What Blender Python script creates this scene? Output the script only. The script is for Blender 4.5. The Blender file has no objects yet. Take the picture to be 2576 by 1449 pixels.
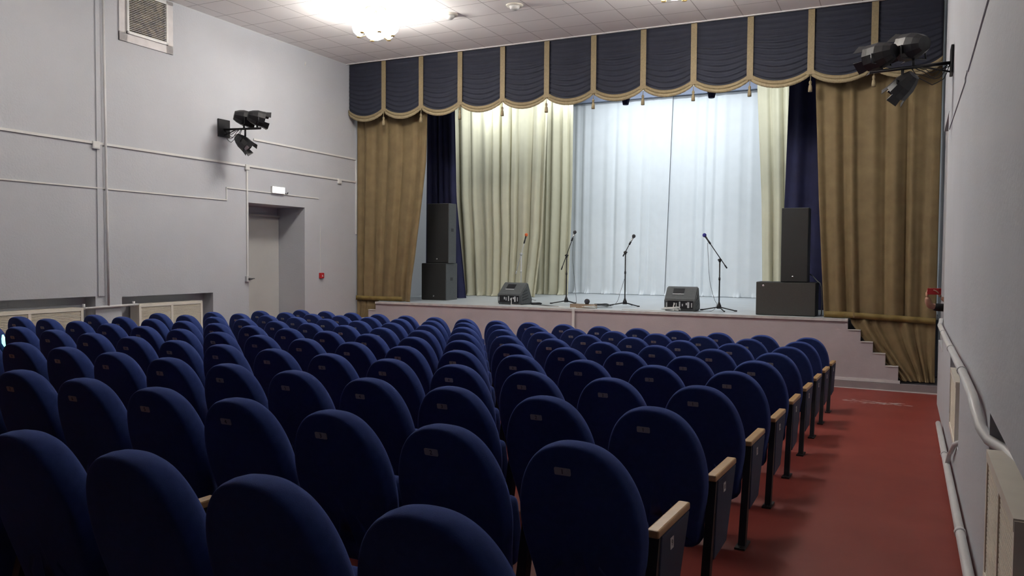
import bpy, bmesh, math, random
from math import sin, cos, pi, sqrt, radians
from mathutils import Vector, Matrix
random.seed(7)
scn = bpy.context.scene
COL = scn.collection

# ------------------------------------------------------------------ camera
CAM = Vector((0.0, 0.0, 1.506))
RT = Vector((0.8995331, 0.4367914, 0.0073069))
UP = Vector((-0.0231796, 0.0310203, 0.9992499))
FW = Vector((-0.4362371, 0.8990278, -0.0380285))
FPX = 2016.64
cd = bpy.data.cameras.new('camera')
cam = bpy.data.objects.new('camera', cd)
COL.objects.link(cam)
cd.sensor_fit = 'HORIZONTAL'
cd.sensor_width = 36.0
cd.lens = FPX / 2576.0 * 36.0
cd.clip_start = 0.05
cd.clip_end = 100
m = Matrix.Identity(4)
for i, v in enumerate((RT, UP, -FW)):
    for k in range(3):
        m[k][i] = v[k]
m.translation = CAM
cam.matrix_world = m
scn.camera = cam

# ------------------------------------------------------------------ world, exposure
scn.view_settings.view_transform = 'Standard'
scn.view_settings.look = 'None'
scn.view_settings.gamma = 1.0
scn.view_settings.exposure = 0.20
scn.view_settings.use_curve_mapping = False
w = bpy.data.worlds.new('world')
scn.world = w
w.use_nodes = True
w.node_tree.nodes['Background'].inputs[0].default_value = (0.6, 0.65, 0.8, 1)
w.node_tree.nodes['Background'].inputs[1].default_value = 0.02

GLOBE_STRENGTH = 64.0
STAGE_POWER = (24.0, 11.5)      # front bar, backdrop bar

# ------------------------------------------------------------------ room constants
H = 5.511          # hall ceiling
HS = 6.25          # stage ceiling
ZS = 0.564         # stage floor
G, GX = 0.0396, 0.0057
def FL(x, y): return -G * y - GX * x          # the hall floor slopes down to the stage
def LX(y): return -10.5175 - 0.0091 * (y - 13.757)
def RX(y): return 0.4668 + 0.0121 * (y - 10.5)
def FY(x): return 13.862 + 0.0041 * (x + 10.5)

# ------------------------------------------------------------------ materials
def lin(r, g, b):
    def f(c):
        c /= 255.0
        return c / 12.92 if c <= 0.04045 else ((c + 0.055) / 1.055) ** 2.4
    return (f(r), f(g), f(b))

def mat(name, col, rough=0.6, var=0.06, scale=6.0, bump=0.0, bscale=80.0, metal=0.0, spec=0.5,
        sheen=0.0, emit=None, estr=0.0, trans=0.0, col2=None, detail=4.0):
    m = bpy.data.materials.new(name)
    m.use_nodes = True
    nt = m.node_tree
    b = nt.nodes['Principled BSDF']
    tc = nt.nodes.new('ShaderNodeTexCoord')
    nz = nt.nodes.new('ShaderNodeTexNoise')
    nz.inputs['Scale'].default_value = scale
    nz.inputs['Detail'].default_value = detail
    nt.links.new(tc.outputs['Object'], nz.inputs['Vector'])
    rp = nt.nodes.new('ShaderNodeValToRGB')
    rp.color_ramp.elements[0].position = 0.3
    rp.color_ramp.elements[1].position = 0.7
    if col2 is None:
        c1 = [c * (1 - var) for c in col]
        c2 = [min(1, c * (1 + var)) for c in col]
    else:
        c1, c2 = col, col2
    rp.color_ramp.elements[0].color = (*c1, 1)
    rp.color_ramp.elements[1].color = (*c2, 1)
    nt.links.new(nz.outputs['Fac'], rp.inputs['Fac'])
    nt.links.new(rp.outputs['Color'], b.inputs['Base Color'])
    b.inputs['Roughness'].default_value = rough
    b.inputs['Metallic'].default_value = metal
    b.inputs['Specular IOR Level'].default_value = spec
    if sheen:
        b.inputs['Sheen Weight'].default_value = sheen
        b.inputs['Sheen Roughness'].default_value = 0.45
        b.inputs['Sheen Tint'].default_value = (*[min(1, c * 3 + 0.1) for c in col], 1)
    if bump:
        n2 = nt.nodes.new('ShaderNodeTexNoise')
        n2.inputs['Scale'].default_value = bscale
        n2.inputs['Detail'].default_value = 3
        nt.links.new(tc.outputs['Object'], n2.inputs['Vector'])
        bp = nt.nodes.new('ShaderNodeBump')
        bp.inputs['Strength'].default_value = bump
        bp.inputs['Distance'].default_value = 0.01
        nt.links.new(n2.outputs['Fac'], bp.inputs['Height'])
        nt.links.new(bp.outputs['Normal'], b.inputs['Normal'])
    if emit is not None:
        b.inputs['Emission Color'].default_value = (*emit, 1)
        b.inputs['Emission Strength'].default_value = estr
    if trans:
        b.inputs['Transmission Weight'].default_value = trans
    return m

M = {}
M['wall'] = mat('grey_wall_paint', (0.475, 0.492, 0.525), 0.75, 0.03, 1.2, bump=0.25, bscale=35)
M['wall_dark'] = mat('bounce_cut_back_wall', (0.10, 0.10, 0.11), 0.8, 0.05, 2)  # dark tone put on the unseen wall to cut its bounce
M['wall_stage'] = mat('stage_wall_paint', (0.42, 0.43, 0.46), 0.8, 0.03, 1.2, bump=0.2, bscale=35)
M['lino'] = mat('red_brown_linoleum', (0.185, 0.026, 0.019), 0.5, 0.0, 1.6, bump=0.05, bscale=8, spec=0.3,
                col2=(0.235, 0.042, 0.031), detail=6)
M['mauve'] = mat('mauve_stage_paint', (0.41, 0.37, 0.385), 0.6, 0.05, 3, bump=0.15, bscale=30)
M['plinth'] = mat('dark_mauve_plinth_paint', (0.26, 0.225, 0.235), 0.6, 0.08, 3)
M['trim'] = mat('worn_grey_edge_trim', (0.42, 0.40, 0.40), 0.45, 0.0, 9, col2=(0.56, 0.54, 0.53))
M['whitetrim'] = mat('white_edge_paint', (0.6, 0.58, 0.58), 0.5, 0.08, 8)
M['stagefloor'] = mat('pale_stage_paint', (0.50, 0.54, 0.57), 0.35, 0.06, 2.5)
M['tread'] = mat('dark_step_paint', (0.10, 0.09, 0.09), 0.6, 0.1, 5)
M['navyfab'] = mat('navy_upholstery', (0.023, 0.042, 0.155), 0.95, 0.10, 30, bump=0.25, bscale=420, spec=0.1, sheen=0.6)
M['panelfab'] = mat('dark_blue_end_panel', (0.035, 0.042, 0.085), 0.8, 0.08, 20, bump=0.1, bscale=300)
M['black'] = mat('black_steel', (0.008, 0.008, 0.010), 0.45, 0.1, 12)
M['wood'] = mat('varnished_beech', (0.40, 0.235, 0.10), 0.35, 0.0, 14, col2=(0.50, 0.31, 0.14))
M['plate'] = mat('grey_number_plate', (0.32, 0.33, 0.36), 0.5, 0.05, 40)
M['ink'] = mat('black_plate_ink', (0.01, 0.01, 0.01), 0.6, 0.05, 40)
M['gold'] = mat('gold_brown_velour', (0.150, 0.105, 0.048), 0.8, 0.0, 5, bump=0.2, bscale=260, sheen=0.25,
                col2=(0.195, 0.141, 0.066))
M['goldtrim'] = mat('gold_trim_braid', (0.24, 0.185, 0.10), 0.6, 0.12, 40, bump=0.4, bscale=120)
M['band'] = mat('ochre_hem_band', (0.17, 0.118, 0.030), 0.7, 0.12, 12)
M['fringe'] = mat('beige_gold_fringe', (0.30, 0.24, 0.14), 0.7, 0.15, 60, bump=0.5, bscale=150)
M['pelmetfab'] = mat('dark_navy_velour', (0.013, 0.015, 0.029), 0.75, 0.12, 9, bump=0.2, bscale=200, sheen=0.3)
M['navydrape'] = mat('navy_wing_velour', (0.012, 0.014, 0.060), 0.8, 0.15, 5, sheen=0.25)
M['cream'] = mat('cream_drape', (0.56, 0.54, 0.40), 0.7, 0.04, 4, sheen=0.1)
M['skyfab'] = mat('pale_blue_backdrop_cloth', (0.74, 0.79, 0.83), 0.7, 0.02, 4, sheen=0.1)
M['crossband'] = mat('blue_grey_crossband', (0.22, 0.26, 0.36), 0.6, 0.05, 4)
M['creampaint'] = mat('cream_enamel', (0.78, 0.74, 0.65), 0.4, 0.04, 6)
M['screen'] = mat('cream_mesh_screen', (0.76, 0.70, 0.58), 0.6, 0.08, 60, bump=0.5, bscale=160)
M['duct'] = mat('white_plastic_duct', (0.66, 0.66, 0.64), 0.4, 0.03, 10)
M['pipe'] = mat('painted_pipe', (0.62, 0.62, 0.62), 0.4, 0.05, 8)
M['greypipe'] = mat('grey_painted_pipe', (0.48, 0.49, 0.50), 0.45, 0.06, 8)
M['blackpl'] = mat('black_speaker_grille', (0.012, 0.012, 0.012), 0.55, 0.1, 60, bump=0.5, bscale=400)
M['cab'] = mat('dark_grey_cabinet', (0.075, 0.082, 0.085), 0.55, 0.1, 30, bump=0.2, bscale=200)
M['subgrey'] = mat('worn_black_grille_cloth', (0.040, 0.038, 0.034), 0.7, 0.1, 40, bump=0.4, bscale=300)
M['chrome'] = mat('bright_metal', (0.6, 0.6, 0.62), 0.25, 0.03, 10, metal=1.0)
M['redpl'] = mat('red_plastic', (0.42, 0.015, 0.02), 0.4, 0.05, 10)
M['orange'] = mat('orange_foam', (0.75, 0.16, 0.05), 0.9, 0.08, 50)
M['bluefoam'] = mat('blue_foam', (0.05, 0.05, 0.30), 0.9, 0.08, 50)
M['greyfoam'] = mat('dark_grey_foam', (0.06, 0.06, 0.065), 0.8, 0.08, 50)
M['brownwood'] = mat('raw_brown_board', (0.28, 0.20, 0.14), 0.7, 0.1, 20)
M['skin'] = mat('skin', (0.50, 0.28, 0.20), 0.55, 0.05, 20)
M['shirt'] = mat('black_shirt', (0.018, 0.018, 0.02), 0.9, 0.1, 20)
M['jeans'] = mat('blue_denim', (0.04, 0.06, 0.12), 0.9, 0.15, 40)
M['hair'] = mat('dark_brown_hair', (0.03, 0.018, 0.010), 0.6, 0.2, 60)
M['ventback'] = mat('yellowish_vent_backing', (0.30, 0.26, 0.16), 0.8, 0.0, 10, col2=(0.06, 0.055, 0.05))
M['glass'] = mat('lit_opal_glass', (0.9, 0.88, 0.84), 0.3, 0.01, 4, emit=(1.0, 0.965, 0.92), estr=GLOBE_STRENGTH)
M['glass_dim'] = mat('dimmer_opal_glass', (0.9, 0.88, 0.84), 0.3, 0.01, 4, emit=(1.0, 0.965, 0.92), estr=GLOBE_STRENGTH * 0.36)
M['brass'] = mat('brass', (0.65, 0.45, 0.18), 0.3, 0.05, 10, metal=0.9)
M['signlit'] = mat('lit_sign_face', (0.9, 0.9, 0.95), 0.4, 0.01, 5, emit=(0.92, 0.92, 1.0), estr=3.0)
M['lamplit'] = mat('lit_lamp_lens', (0.9, 0.95, 1.0), 0.3, 0.01, 5, emit=(0.85, 0.93, 1.0), estr=12.0)
M['cyanlit'] = mat('glowing_cyan', (0.5, 0.9, 0.9), 0.3, 0.01, 5, emit=(0.35, 1.0, 0.85), estr=1.6)
M['whitelit'] = mat('glowing_white', (0.9, 0.9, 0.9), 0.3, 0.01, 5, emit=(0.85, 0.95, 1.0), estr=3.0)
M['doorpaint'] = mat('grey_door_paint', (0.47, 0.475, 0.46), 0.6, 0.03, 2)
M['chalk'] = mat('white_floor_scuff', (0.45, 0.32, 0.30), 0.8, 0.1, 20)

def ceiling_mat():
    m = bpy.data.materials.new('ceiling_tiles')
    m.use_nodes = True
    nt = m.node_tree
    b = nt.nodes['Principled BSDF']
    tc = nt.nodes.new('ShaderNodeTexCoord')
    mp = nt.nodes.new('ShaderNodeMapping')
    mp.inputs['Location'].default_value = (4.834 % 0.6, 0.12, 0)
    nt.links.new(tc.outputs['Object'], mp.inputs['Vector'])
    br = nt.nodes.new('ShaderNodeTexBrick')
    br.offset = 0.0
    br.inputs['Scale'].default_value = 1.0
    br.inputs['Brick Width'].default_value = 0.6
    br.inputs['Row Height'].default_value = 0.6
    br.inputs['Mortar Size'].default_value = 0.007
    br.inputs['Mortar Smooth'].default_value = 0.1
    br.inputs['Color1'].default_value = (0.91, 0.89, 0.87, 1)
    br.inputs['Color2'].default_value = (0.93, 0.91, 0.89, 1)
    br.inputs['Mortar'].default_value = (0.52, 0.49, 0.48, 1)
    nt.links.new(mp.outputs['Vector'], br.inputs['Vector'])
    nt.links.new(br.outputs['Color'], b.inputs['Base Color'])
    bp = nt.nodes.new('ShaderNodeBump')
    bp.inputs['Strength'].default_value = 0.5
    bp.inputs['Distance'].default_value = 0.01
    bp.invert = True
    nt.links.new(br.outputs['Fac'], bp.inputs['Height'])
    nt.links.new(bp.outputs['Normal'], b.inputs['Normal'])
    b.inputs['Roughness'].default_value = 0.8
    return m
M['ceil'] = ceiling_mat()

# ------------------------------------------------------------------ mesh helpers
def hexa(bm, pts, mi=0):
    """pts: 8 points, bottom ring of 4 then top ring of 4."""
    vs = [bm.verts.new(p) for p in pts]
    fs = [(3, 2, 1, 0), (4, 5, 6, 7), (0, 1, 5, 4), (1, 2, 6, 5), (2, 3, 7, 6), (3, 0, 4, 7)]
    for f in fs:
        bm.faces.new([vs[i] for i in f]).material_index = mi
    return vs

def box(bm, x0, x1, y0, y1, z0, z1, mi=0):
    return hexa(bm, [(x0, y0, z0), (x1, y0, z0), (x1, y1, z0), (x0, y1, z0),
                     (x0, y0, z1), (x1, y0, z1), (x1, y1, z1), (x0, y1, z1)], mi)

def fbox(bm, fn, a0, a1, b0, b1, c0, c1, mi=0):
    """box in mapped coordinates fn(a, b, c)."""
    return hexa(bm, [fn(a0, b0, c0), fn(a1, b0, c0), fn(a1, b1, c0), fn(a0, b1, c0),
                     fn(a0, b0, c1), fn(a1, b0, c1), fn(a1, b1, c1), fn(a0, b1, c1)], mi)

def bevelled(fnbuild, width=0.01, seg=2):
    bm = bmesh.new()
    fnbuild(bm)
    bmesh.ops.recalc_face_normals(bm, faces=bm.faces)
    bmesh.ops.bevel(bm, geom=list(bm.edges), offset=width, segments=seg, profile=0.5, affect='EDGES')
    return bm

def frame_of(d):
    d = Vector(d).normalized()
    a = Vector((0, 0, 1)) if abs(d.z) < 0.9 else Vector((1, 0, 0))
    u = d.cross(a).normalized()
    v = d.cross(u).normalized()
    return u, v

def tube(bm, pts, r, seg=10, mi=0, cap=True):
    pts = [Vector(p) for p in pts]
    rs = r if isinstance(r, (list, tuple)) else [r] * len(pts)
    rings = []
    u = None
    for i, p in enumerate(pts):
        if i == 0: d = pts[1] - p
        elif i == len(pts) - 1: d = p - pts[i - 1]
        else: d = (pts[i + 1] - p).normalized() + (p - pts[i - 1]).normalized()
        if d.length < 1e-9: d = Vector((0, 0, 1))
        d.normalize()
        if u is None: u, v = frame_of(d)
        else:
            u = (u - d * u.dot(d))
            if u.length < 1e-6: u, v = frame_of(d)
            u.normalize()
            v = d.cross(u)
        rings.append([bm.verts.new(p + (u * cos(2 * pi * k / seg) + v * sin(2 * pi * k / seg)) * rs[i]) for k in range(seg)])
    for a, b in zip(rings, rings[1:]):
        for k in range(seg):
            f = bm.faces.new([a[k], a[(k + 1) % seg], b[(k + 1) % seg], b[k]])
            f.smooth = True
            f.material_index = mi
    if cap:
        for rr in (rings[0], rings[-1]):
            bm.faces.new(rr).material_index = mi
    return rings

def lathe(bm, c, prof, axis=(0, 0, 1), seg=20, mi=0, sx=1.0):
    """prof: list of (radius, height along axis)."""
    c = Vector(c)
    d = Vector(axis).normalized()
    u, v = frame_of(d)
    rings = []
    for r, h in prof:
        if r < 1e-6:
            rings.append([bm.verts.new(c + d * h)])
        else:
            rings.append([bm.verts.new(c + d * h + u * cos(2 * pi * k / seg) * r * sx + v * sin(2 * pi * k / seg) * r) for k in range(seg)])
    for a, b in zip(rings, rings[1:]):
        for k in range(seg):
            k2 = (k + 1) % seg
            if len(a) == 1 and len(b) == 1: continue
            if len(a) == 1: f = bm.faces.new([a[0], b[k2], b[k]])
            elif len(b) == 1: f = bm.faces.new([a[k], a[k2], b[0]])
            else: f = bm.faces.new([a[k], a[k2], b[k2], b[k]])
            f.smooth = True
            f.material_index = mi
    for rr in (rings[0], rings[-1]):
        if len(rr) > 1: bm.faces.new(rr).material_index = mi

def sphere(bm, c, r, sq=(1, 1, 1), mi=0, n=14):
    vs = bmesh.ops.create_uvsphere(bm, u_segments=n * 2 // 2 + 4, v_segments=n, radius=1.0)['verts']
    for v in vs:
        v.co = Vector((v.co.x * r * sq[0], v.co.y * r * sq[1], v.co.z * r * sq[2])) + Vector(c)
        for f in v.link_faces:
            f.smooth = True
            f.material_index = mi

def obj(name, bm, mats, parent=None, smooth=None, fix=True):
    if fix: bmesh.ops.recalc_face_normals(bm, faces=bm.faces)
    me = bpy.data.meshes.new(name)
    bm.to_mesh(me)
    bm.free()
    if smooth is not None:
        for p in me.polygons: p.use_smooth = smooth
    if not isinstance(mats, (list, tuple)): mats = [mats]
    for mm in mats: me.materials.append(M[mm] if isinstance(mm, str) else mm)
    o = bpy.data.objects.new(name, me)
    COL.objects.link(o)
    if parent is not None:
        o.parent = parent
        o.matrix_parent_inverse = parent.matrix_basis.inverted()
    return o

def tag(o, label=None, cat=None, group=None, kind=None):
    if label: o['label'] = label
    if cat: o['category'] = cat
    if group: o['group'] = group
    if kind: o['kind'] = kind
    return o

def thing(name, label, cat, loc=(0, 0, 0), rotz=0.0, group=None, kind=None):
    o = bpy.data.objects.new(name, None)
    COL.objects.link(o)
    o.empty_display_size = 0.1
    o.location = loc
    o.rotation_euler = (0, 0, rotz)
    tag(o, label, cat, group, kind)
    return o

def lpart(name, bm, mats, parent, smooth=None):
    """part whose mesh is written in the parent's local coordinates."""
    o = obj(name, bm, mats, None, smooth)
    o.parent = parent
    return o

def dup(root):
    r = root.copy(); COL.objects.link(r)
    for ch in list(root.children):
        c = ch.copy(); COL.objects.link(c); c.parent = r
        for g in ch.children:
            d = g.copy(); COL.objects.link(d); d.parent = c
    return r

def ss(a, b, t):
    t = max(0, min(1, (t - a) / (b - a)))
    return t * t * (3 - 2 * t)

def interp(tab, x):
    if x <= tab[0][0]: return tab[0][1]
    for (x0, y0), (x1, y1) in zip(tab, tab[1:]):
        if x <= x1:
            return y0 + (y1 - y0) * (x - x0) / (x1 - x0)
    return tab[-1][1]

# ================================================================== THE SETTING
def Lp(y, z, n): return (LX(y) + n, y, z)          # left wall coordinates, n into the room
def Rp(y, z, n): return (RX(y) - n, y, z)          # right wall coordinates

def wall_with_holes(name, fn, y0, y1, z0, z1, thick, holes, mt, cuts=()):
    """holes: (ya, yb, za, zb, depth); depth >= thick means open through to an extra depth with a back."""
    bm = bmesh.new()
    ys = sorted({y0, y1} | {h[0] for h in holes} | {h[1] for h in holes} | set(cuts))
    for a, b in zip(ys, ys[1:]):
        hs = sorted([h for h in holes if h[0] <= a + 1e-6 and h[1] >= b - 1e-6], key=lambda h: h[2])
        z = z0
        for h in hs:
            if h[2] > z: fbox(bm, fn, a, b, z, h[2], -thick, 0)
            if h[4] < thick: fbox(bm, fn, a, b, max(h[2], z0), h[3], -thick, -h[4])
            z = h[3]
        if z < z1: fbox(bm, fn, a, b, z, z1, -thick, 0)
    o = obj(name, bm, mt)
    tag(o, kind='structure')
    return o

# floor
bm = bmesh.new()
hexa(bm, [(x, y, FL(x, y) + dz) for dz in (-0.2, 0) for x, y in ((-12.5, -3.2), (2.2, -3.2), (2.2, 14.2), (-12.5, 14.2))])
tag(obj('floor', bm, 'lino'), kind='structure')
# scuffed patch of white dust near the stage
bm = bmesh.new()
rnd = random.Random(3)
for k in range(46):
    cx, cy = -0.33 + rnd.gauss(0, 0.26), 12.25 + rnd.gauss(0, 0.10)
    n = 7
    r = rnd.uniform(0.01, 0.035)
    vs = [bm.verts.new((cx + r * 1.8 * cos(2 * pi * i / n) * rnd.uniform(.6, 1.2), cy + r * sin(2 * pi * i / n) * rnd.uniform(.6, 1.2), 0)) for i in range(n)]
    for v in vs: v.co.z = FL(v.co.x, v.co.y) + 0.0015
    bm.faces.new(vs)
tag(obj('chalk_dust', bm, 'chalk'), 'scattered white scuff marks on the red floor before the stage steps', 'scuff marks', kind='stuff')

# left wall
wall_with_holes('wall_left', Lp, -3.0, 20.7, -1.0, HS, 0.75,
                [(5.55, 7.78, -1.0, 0.90, 0.22), (8.22, 10.0, -1.0, 0.875, 0.22), (10.84, 12.35, -1.0, 2.45, 0.70)], 'wall')
# right wall, with the side opening near the stage
wall_with_holes('wall_right', Rp, -3.0, 10.95, -1.0, HS, 0.35,
                [(1.9, 4.36, 0.20, 0.79, 0.20), (7.0, 8.75, 0.04, 0.72, 0.20)], 'wall')
bm = bmesh.new()
def Rp2(y, z, n): return (RX(y) + 0.055 - n, y, z)
fbox(bm, Rp2, 12.7, 20.7, -1.0, HS, -0.35, 0)
fbox(bm, Rp, 10.95, 12.7, -1.0, 0.395, -0.12, 0)
fbox(bm, Rp, 10.95, 12.7, 3.3, HS, -0.35, 0)
box(bm, 1.75, 1.85, 10.4, 13.2, -1.0, 3.5)
box(bm, 0.8, 1.85, 10.35, 10.5, -1.0, 3.5)
box(bm, 0.8, 1.85, 13.1, 13.25, -1.0, 3.5)
box(bm, 0.8, 1.85, 10.35, 13.25, 3.3, 3.5)
tag(obj('wall_right_side_opening', bm, 'wall'), kind='structure')
# back wall of the hall, behind the camera; coloured dark to cut bounce light
bm = bmesh.new(); box(bm, -11.6, 1.0, -3.2, -3.0, -1, HS)
tag(obj('wall_back', bm, 'wall_dark'), kind='structure')
# stage back wall, side piers, header above the pelmet
bm = bmesh.new(); box(bm, -11.5, 1.2, 20.6, 20.8, -1, HS)
tag(obj('wall_stage_back', bm, 'wall_stage'), kind='structure')
bm = bmesh.new(); box(bm, LX(13.9) - 0.02, RX(13.9) + 0.06, 13.84, 13.90, H - 0.01, HS)
tag(obj('wall_stage_header', bm, 'wall'), kind='structure')
bm = bmesh.new(); box(bm, -11.6, 1.2, -3.2, 13.84, H, H + 0.15)
tag(obj('ceiling', bm, 'ceil'), kind='structure')
bm = bmesh.new(); box(bm, -11.6, 1.2, 13.84, 20.8, HS, HS + 0.15)
tag(obj('ceiling_stage', bm, 'wall_stage'), kind='structure')
# thin pale strip where the ceiling meets the pelmet
bm = bmesh.new(); box(bm, LX(13.7) + 0.005, RX(13.7) - 0.005, 13.655, 13.68, H - 0.018, H - 0.001)
tag(obj('trim_1', bm, 'whitetrim'), kind='structure')
# door in the deep recess of the left wall
d = bpy.data.objects.new('door_1', None); COL.objects.link(d); tag(d, kind='structure')
bm = bmesh.new(); fbox(bm, Lp, 10.845, 12.345, -0.62, 2.26, -0.70, -0.655)
obj('door_leaf', bm, 'doorpaint', d)
bm = bmesh.new()
fbox(bm, Lp, 10.845, 12.345, 2.26, 2.30, -0.70, -0.63)
obj('door_head', bm, 'doorpaint', d)
bm = bmesh.new(); sphere(bm, Lp(11.02, 0.62, -0.63), 0.025)
obj('door_handle', bm, 'chrome', d)
# skirting of the stage base is part of the stage; low raised step (boxing) on the left wall
bm = bmesh.new(); fbox(bm, Lp, 7.82, 7.91, 0.90, H - 0.01, 0.001, 0.016)
tag(obj('trim_2', bm, 'wall'), kind='structure')

# ------------------------------------------------------------------ the stage
st = bpy.data.objects.new('stage', None); COL.objects.link(st); tag(st, kind='structure')
TZ = [0.564, 0.379, 0.198, 0.026, -0.167, -0.385]      # stage level and the treads below it
RXS = [-0.75, -0.56, -0.377, -0.193, -0.005]            # where the right-hand profile steps down
LXS = [-9.905, -10.09, -10.28, -10.44]
def Fp(x, z, n): return (x, FY(x) - n, z)               # n towards the hall
bm = bmesh.new()
# front face with a stepped outline at both ends
fbox(bm, Fp, LXS[0], RXS[0], -0.7, TZ[0] - 0.045, -0.06, 0)
for k in range(4):
    x1 = RXS[k + 1]
    fbox(bm, Fp, RXS[k], x1, -0.7, TZ[k + 1], -0.06, 0)
    if k < 3: fbox(bm, Fp, LXS[k + 1], LXS[k], -0.7, TZ[k + 1], -0.06, 0)
obj('stage_front_panel', bm, 'mauve', st)
bm = bmesh.new()
box(bm, LXS[0], RXS[0], 13.97, 15.12, ZS - 0.05, ZS)
box(bm, LX(15.2), RX(15.2) + 0.05, 15.12, 20.6, ZS - 0.05, ZS)
box(bm, LXS[0], RXS[0], 13.93, 13.97, ZS - 0.05, ZS)
obj('stage_deck', bm, 'stagefloor', st)
bm = bmesh.new()
fbox(bm, Fp, LXS[0], RXS[0], TZ[0] - 0.045, TZ[0] - 0.003, -0.075, 0.025)
obj('stage_nosing', bm, 'trim', st)
bm = bmesh.new()
fbox(bm, Fp, -9.9, 0.023, -0.425, -0.381, -0.01, 0.02)
obj('skirting_trim', bm, 'whitetrim', st)
bm = bmesh.new()
def Fp2(x, z, n): return (x, FY(x) - 0.045 - n, z)
hexa(bm, [(x, y, z) for z in (-0.75, -0.43) for x, y in ((LX(13.8), FY(-10.5) - 0.045), (0.6, FY(0.6) - 0.045), (0.6, 15.1), (LX(15.1), 15.1))])
obj('base_step', bm, 'plinth', st)
bm = bmesh.new()
fbox(bm, Fp2, LX(13.8), 0.6, -0.555, -0.533, 0.0, 0.012)
obj('floor_strip', bm, 'whitetrim', st)
# treads behind the curtains
bm = bmesh.new()
for k in range(5):
    xa = RXS[k]
    xb = RXS[k + 1] if k < 4 else 0.50
    box(bm, xa, xb, 14.16, 15.1, -0.43, TZ[k + 1])
for k in range(3):
    box(bm, LXS[k + 1], LXS[k], 14.16, 15.1, -0.43, TZ[k + 1])
box(bm, LXS[0], LXS[0] + 0.06, 13.93, 15.1, -0.43, ZS - 0.05)
box(bm, RXS[0] - 0.06, RXS[0], 13.93, 15.1, -0.43, ZS - 0.05)
obj('side_steps', bm, 'tread', st)
bm = bmesh.new()
for k in range(4):
    xa, xb = RXS[k], RXS[k + 1]
    fbox(bm, Fp, xa, xb, TZ[k + 1], TZ[k + 1] + 0.012, -0.08, 0.012)
for k in range(3):
    fbox(bm, Fp, LXS[k + 1], LXS[k], TZ[k + 1], TZ[k + 1] + 0.012, -0.08, 0.012)
obj('step_edging', bm, 'whitetrim', st)

# ================================================================== SEATS
PITCH = 0.567
ROWQ = 1.0084
PHI = -0.03995
ZP = 0.833
LEAN = math.tan(radians(16))

def yrear(z): return (ZP - z) * LEAN          # rear surface of the leaning backrest

def back_outline(n_side=7, n_top=26):
    """closed outline (x, z) of the backrest: tapered sides, semi-elliptic top, rounded bottom."""
    pts = []
    z0, zt, zm = 0.235, 0.936, 0.60
    hb, hw = 0.205, 0.243
    r = 0.07
    for k in range(5):
        a = -pi / 2 + (pi / 2) * k / 4
        pts.append((hb - r + r * cos(a), z0 + r + r * sin(a)))
    for k in range(1, n_side):
        t = k / n_side
        pts.append((hb + (hw - hb) * ss(0, 1, t), z0 + r + (zm - z0 - r) * t))
    for k in range(n_top + 1):
        a = (pi / 2) * k / n_top
        pts.append((hw * max(cos(a), 0) ** 0.84, zm + (zt - zm) * sin(a) ** 0.98))
    right = pts
    left = [(-x, z) for x, z in reversed(right[:-1])]
    return right + left

OUT = back_outline()
def inset_ring(out, d):
    n = len(out)
    res = []
    for i in range(n):
        a, b = Vector(out[i - 1]), Vector(out[(i + 1) % n])
        t = (b - a)
        if t.length < 1e-9: t = Vector((1, 0))
        t.normalize()
        nrm = Vector((t.y, -t.x))
        res.append((out[i][0] - nrm.x * d, out[i][1] - nrm.y * d))
    return res

def backrest_bm():
    bm = bmesh.new()
    prof = [(0.16, -0.003), (0.09, -0.001), (0.030, 0.000), (0.016, 0.002), (0.009, 0.005), (0.004, 0.010), (0.001, 0.019), (-0.003, 0.05), (-0.001, 0.085),
            (0.006, 0.108), (0.02, 0.125), (0.05, 0.136), (0.11, 0.142)]
    rings = []
    for d_, y in prof:
        ring = []
        for (x, z) in inset_ring(OUT, d_):
            x = x if abs(x) > 1e-9 else 0.0
            ring.append(bm.verts.new((x, yrear(z) + y - 0.006 * (1 if y < 0.01 else 0) * (1 - (x / 0.25) ** 2), z)))
        rings.append(ring)
    n = len(OUT)
    for a, b in zip(rings, rings[1:]):
        for k in range(n):
            f = bm.faces.new([a[k], a[(k + 1) % n], b[(k + 1) % n], b[k]])
            f.smooth = True
    for rr, y in ((rings[0], -0.009), (rings[-1], 0.148)):
        c = bm.verts.new((0, yrear(0.57) + y, 0.57))
        for k in range(n):
            bm.faces.new([rr[k], rr[(k + 1) % n], c]).smooth = True
    return bm

def seat_bm():
    """tip-up cushion, folded up in front of the backrest."""
    def f(bm):
        hexa(bm, [(-0.19, 0.285, 0.30), (0.19, 0.285, 0.30), (0.19, 0.40, 0.33), (-0.19, 0.40, 0.33),
                  (-0.20, 0.205, 0.60), (0.20, 0.205, 0.60), (0.20, 0.31, 0.62), (-0.20, 0.31, 0.62)])
    bm = bevelled(f, 0.035, 4)
    for fc in bm.faces: fc.smooth = True
    return bm

def arm_bm(xc):
    """beech armrest pad."""
    def f(bm):
        box(bm, xc - 0.025, xc + 0.025, 0.195, 0.615, 0.572, 0.603)
    return bevelled(f, 0.007, 2)

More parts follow.
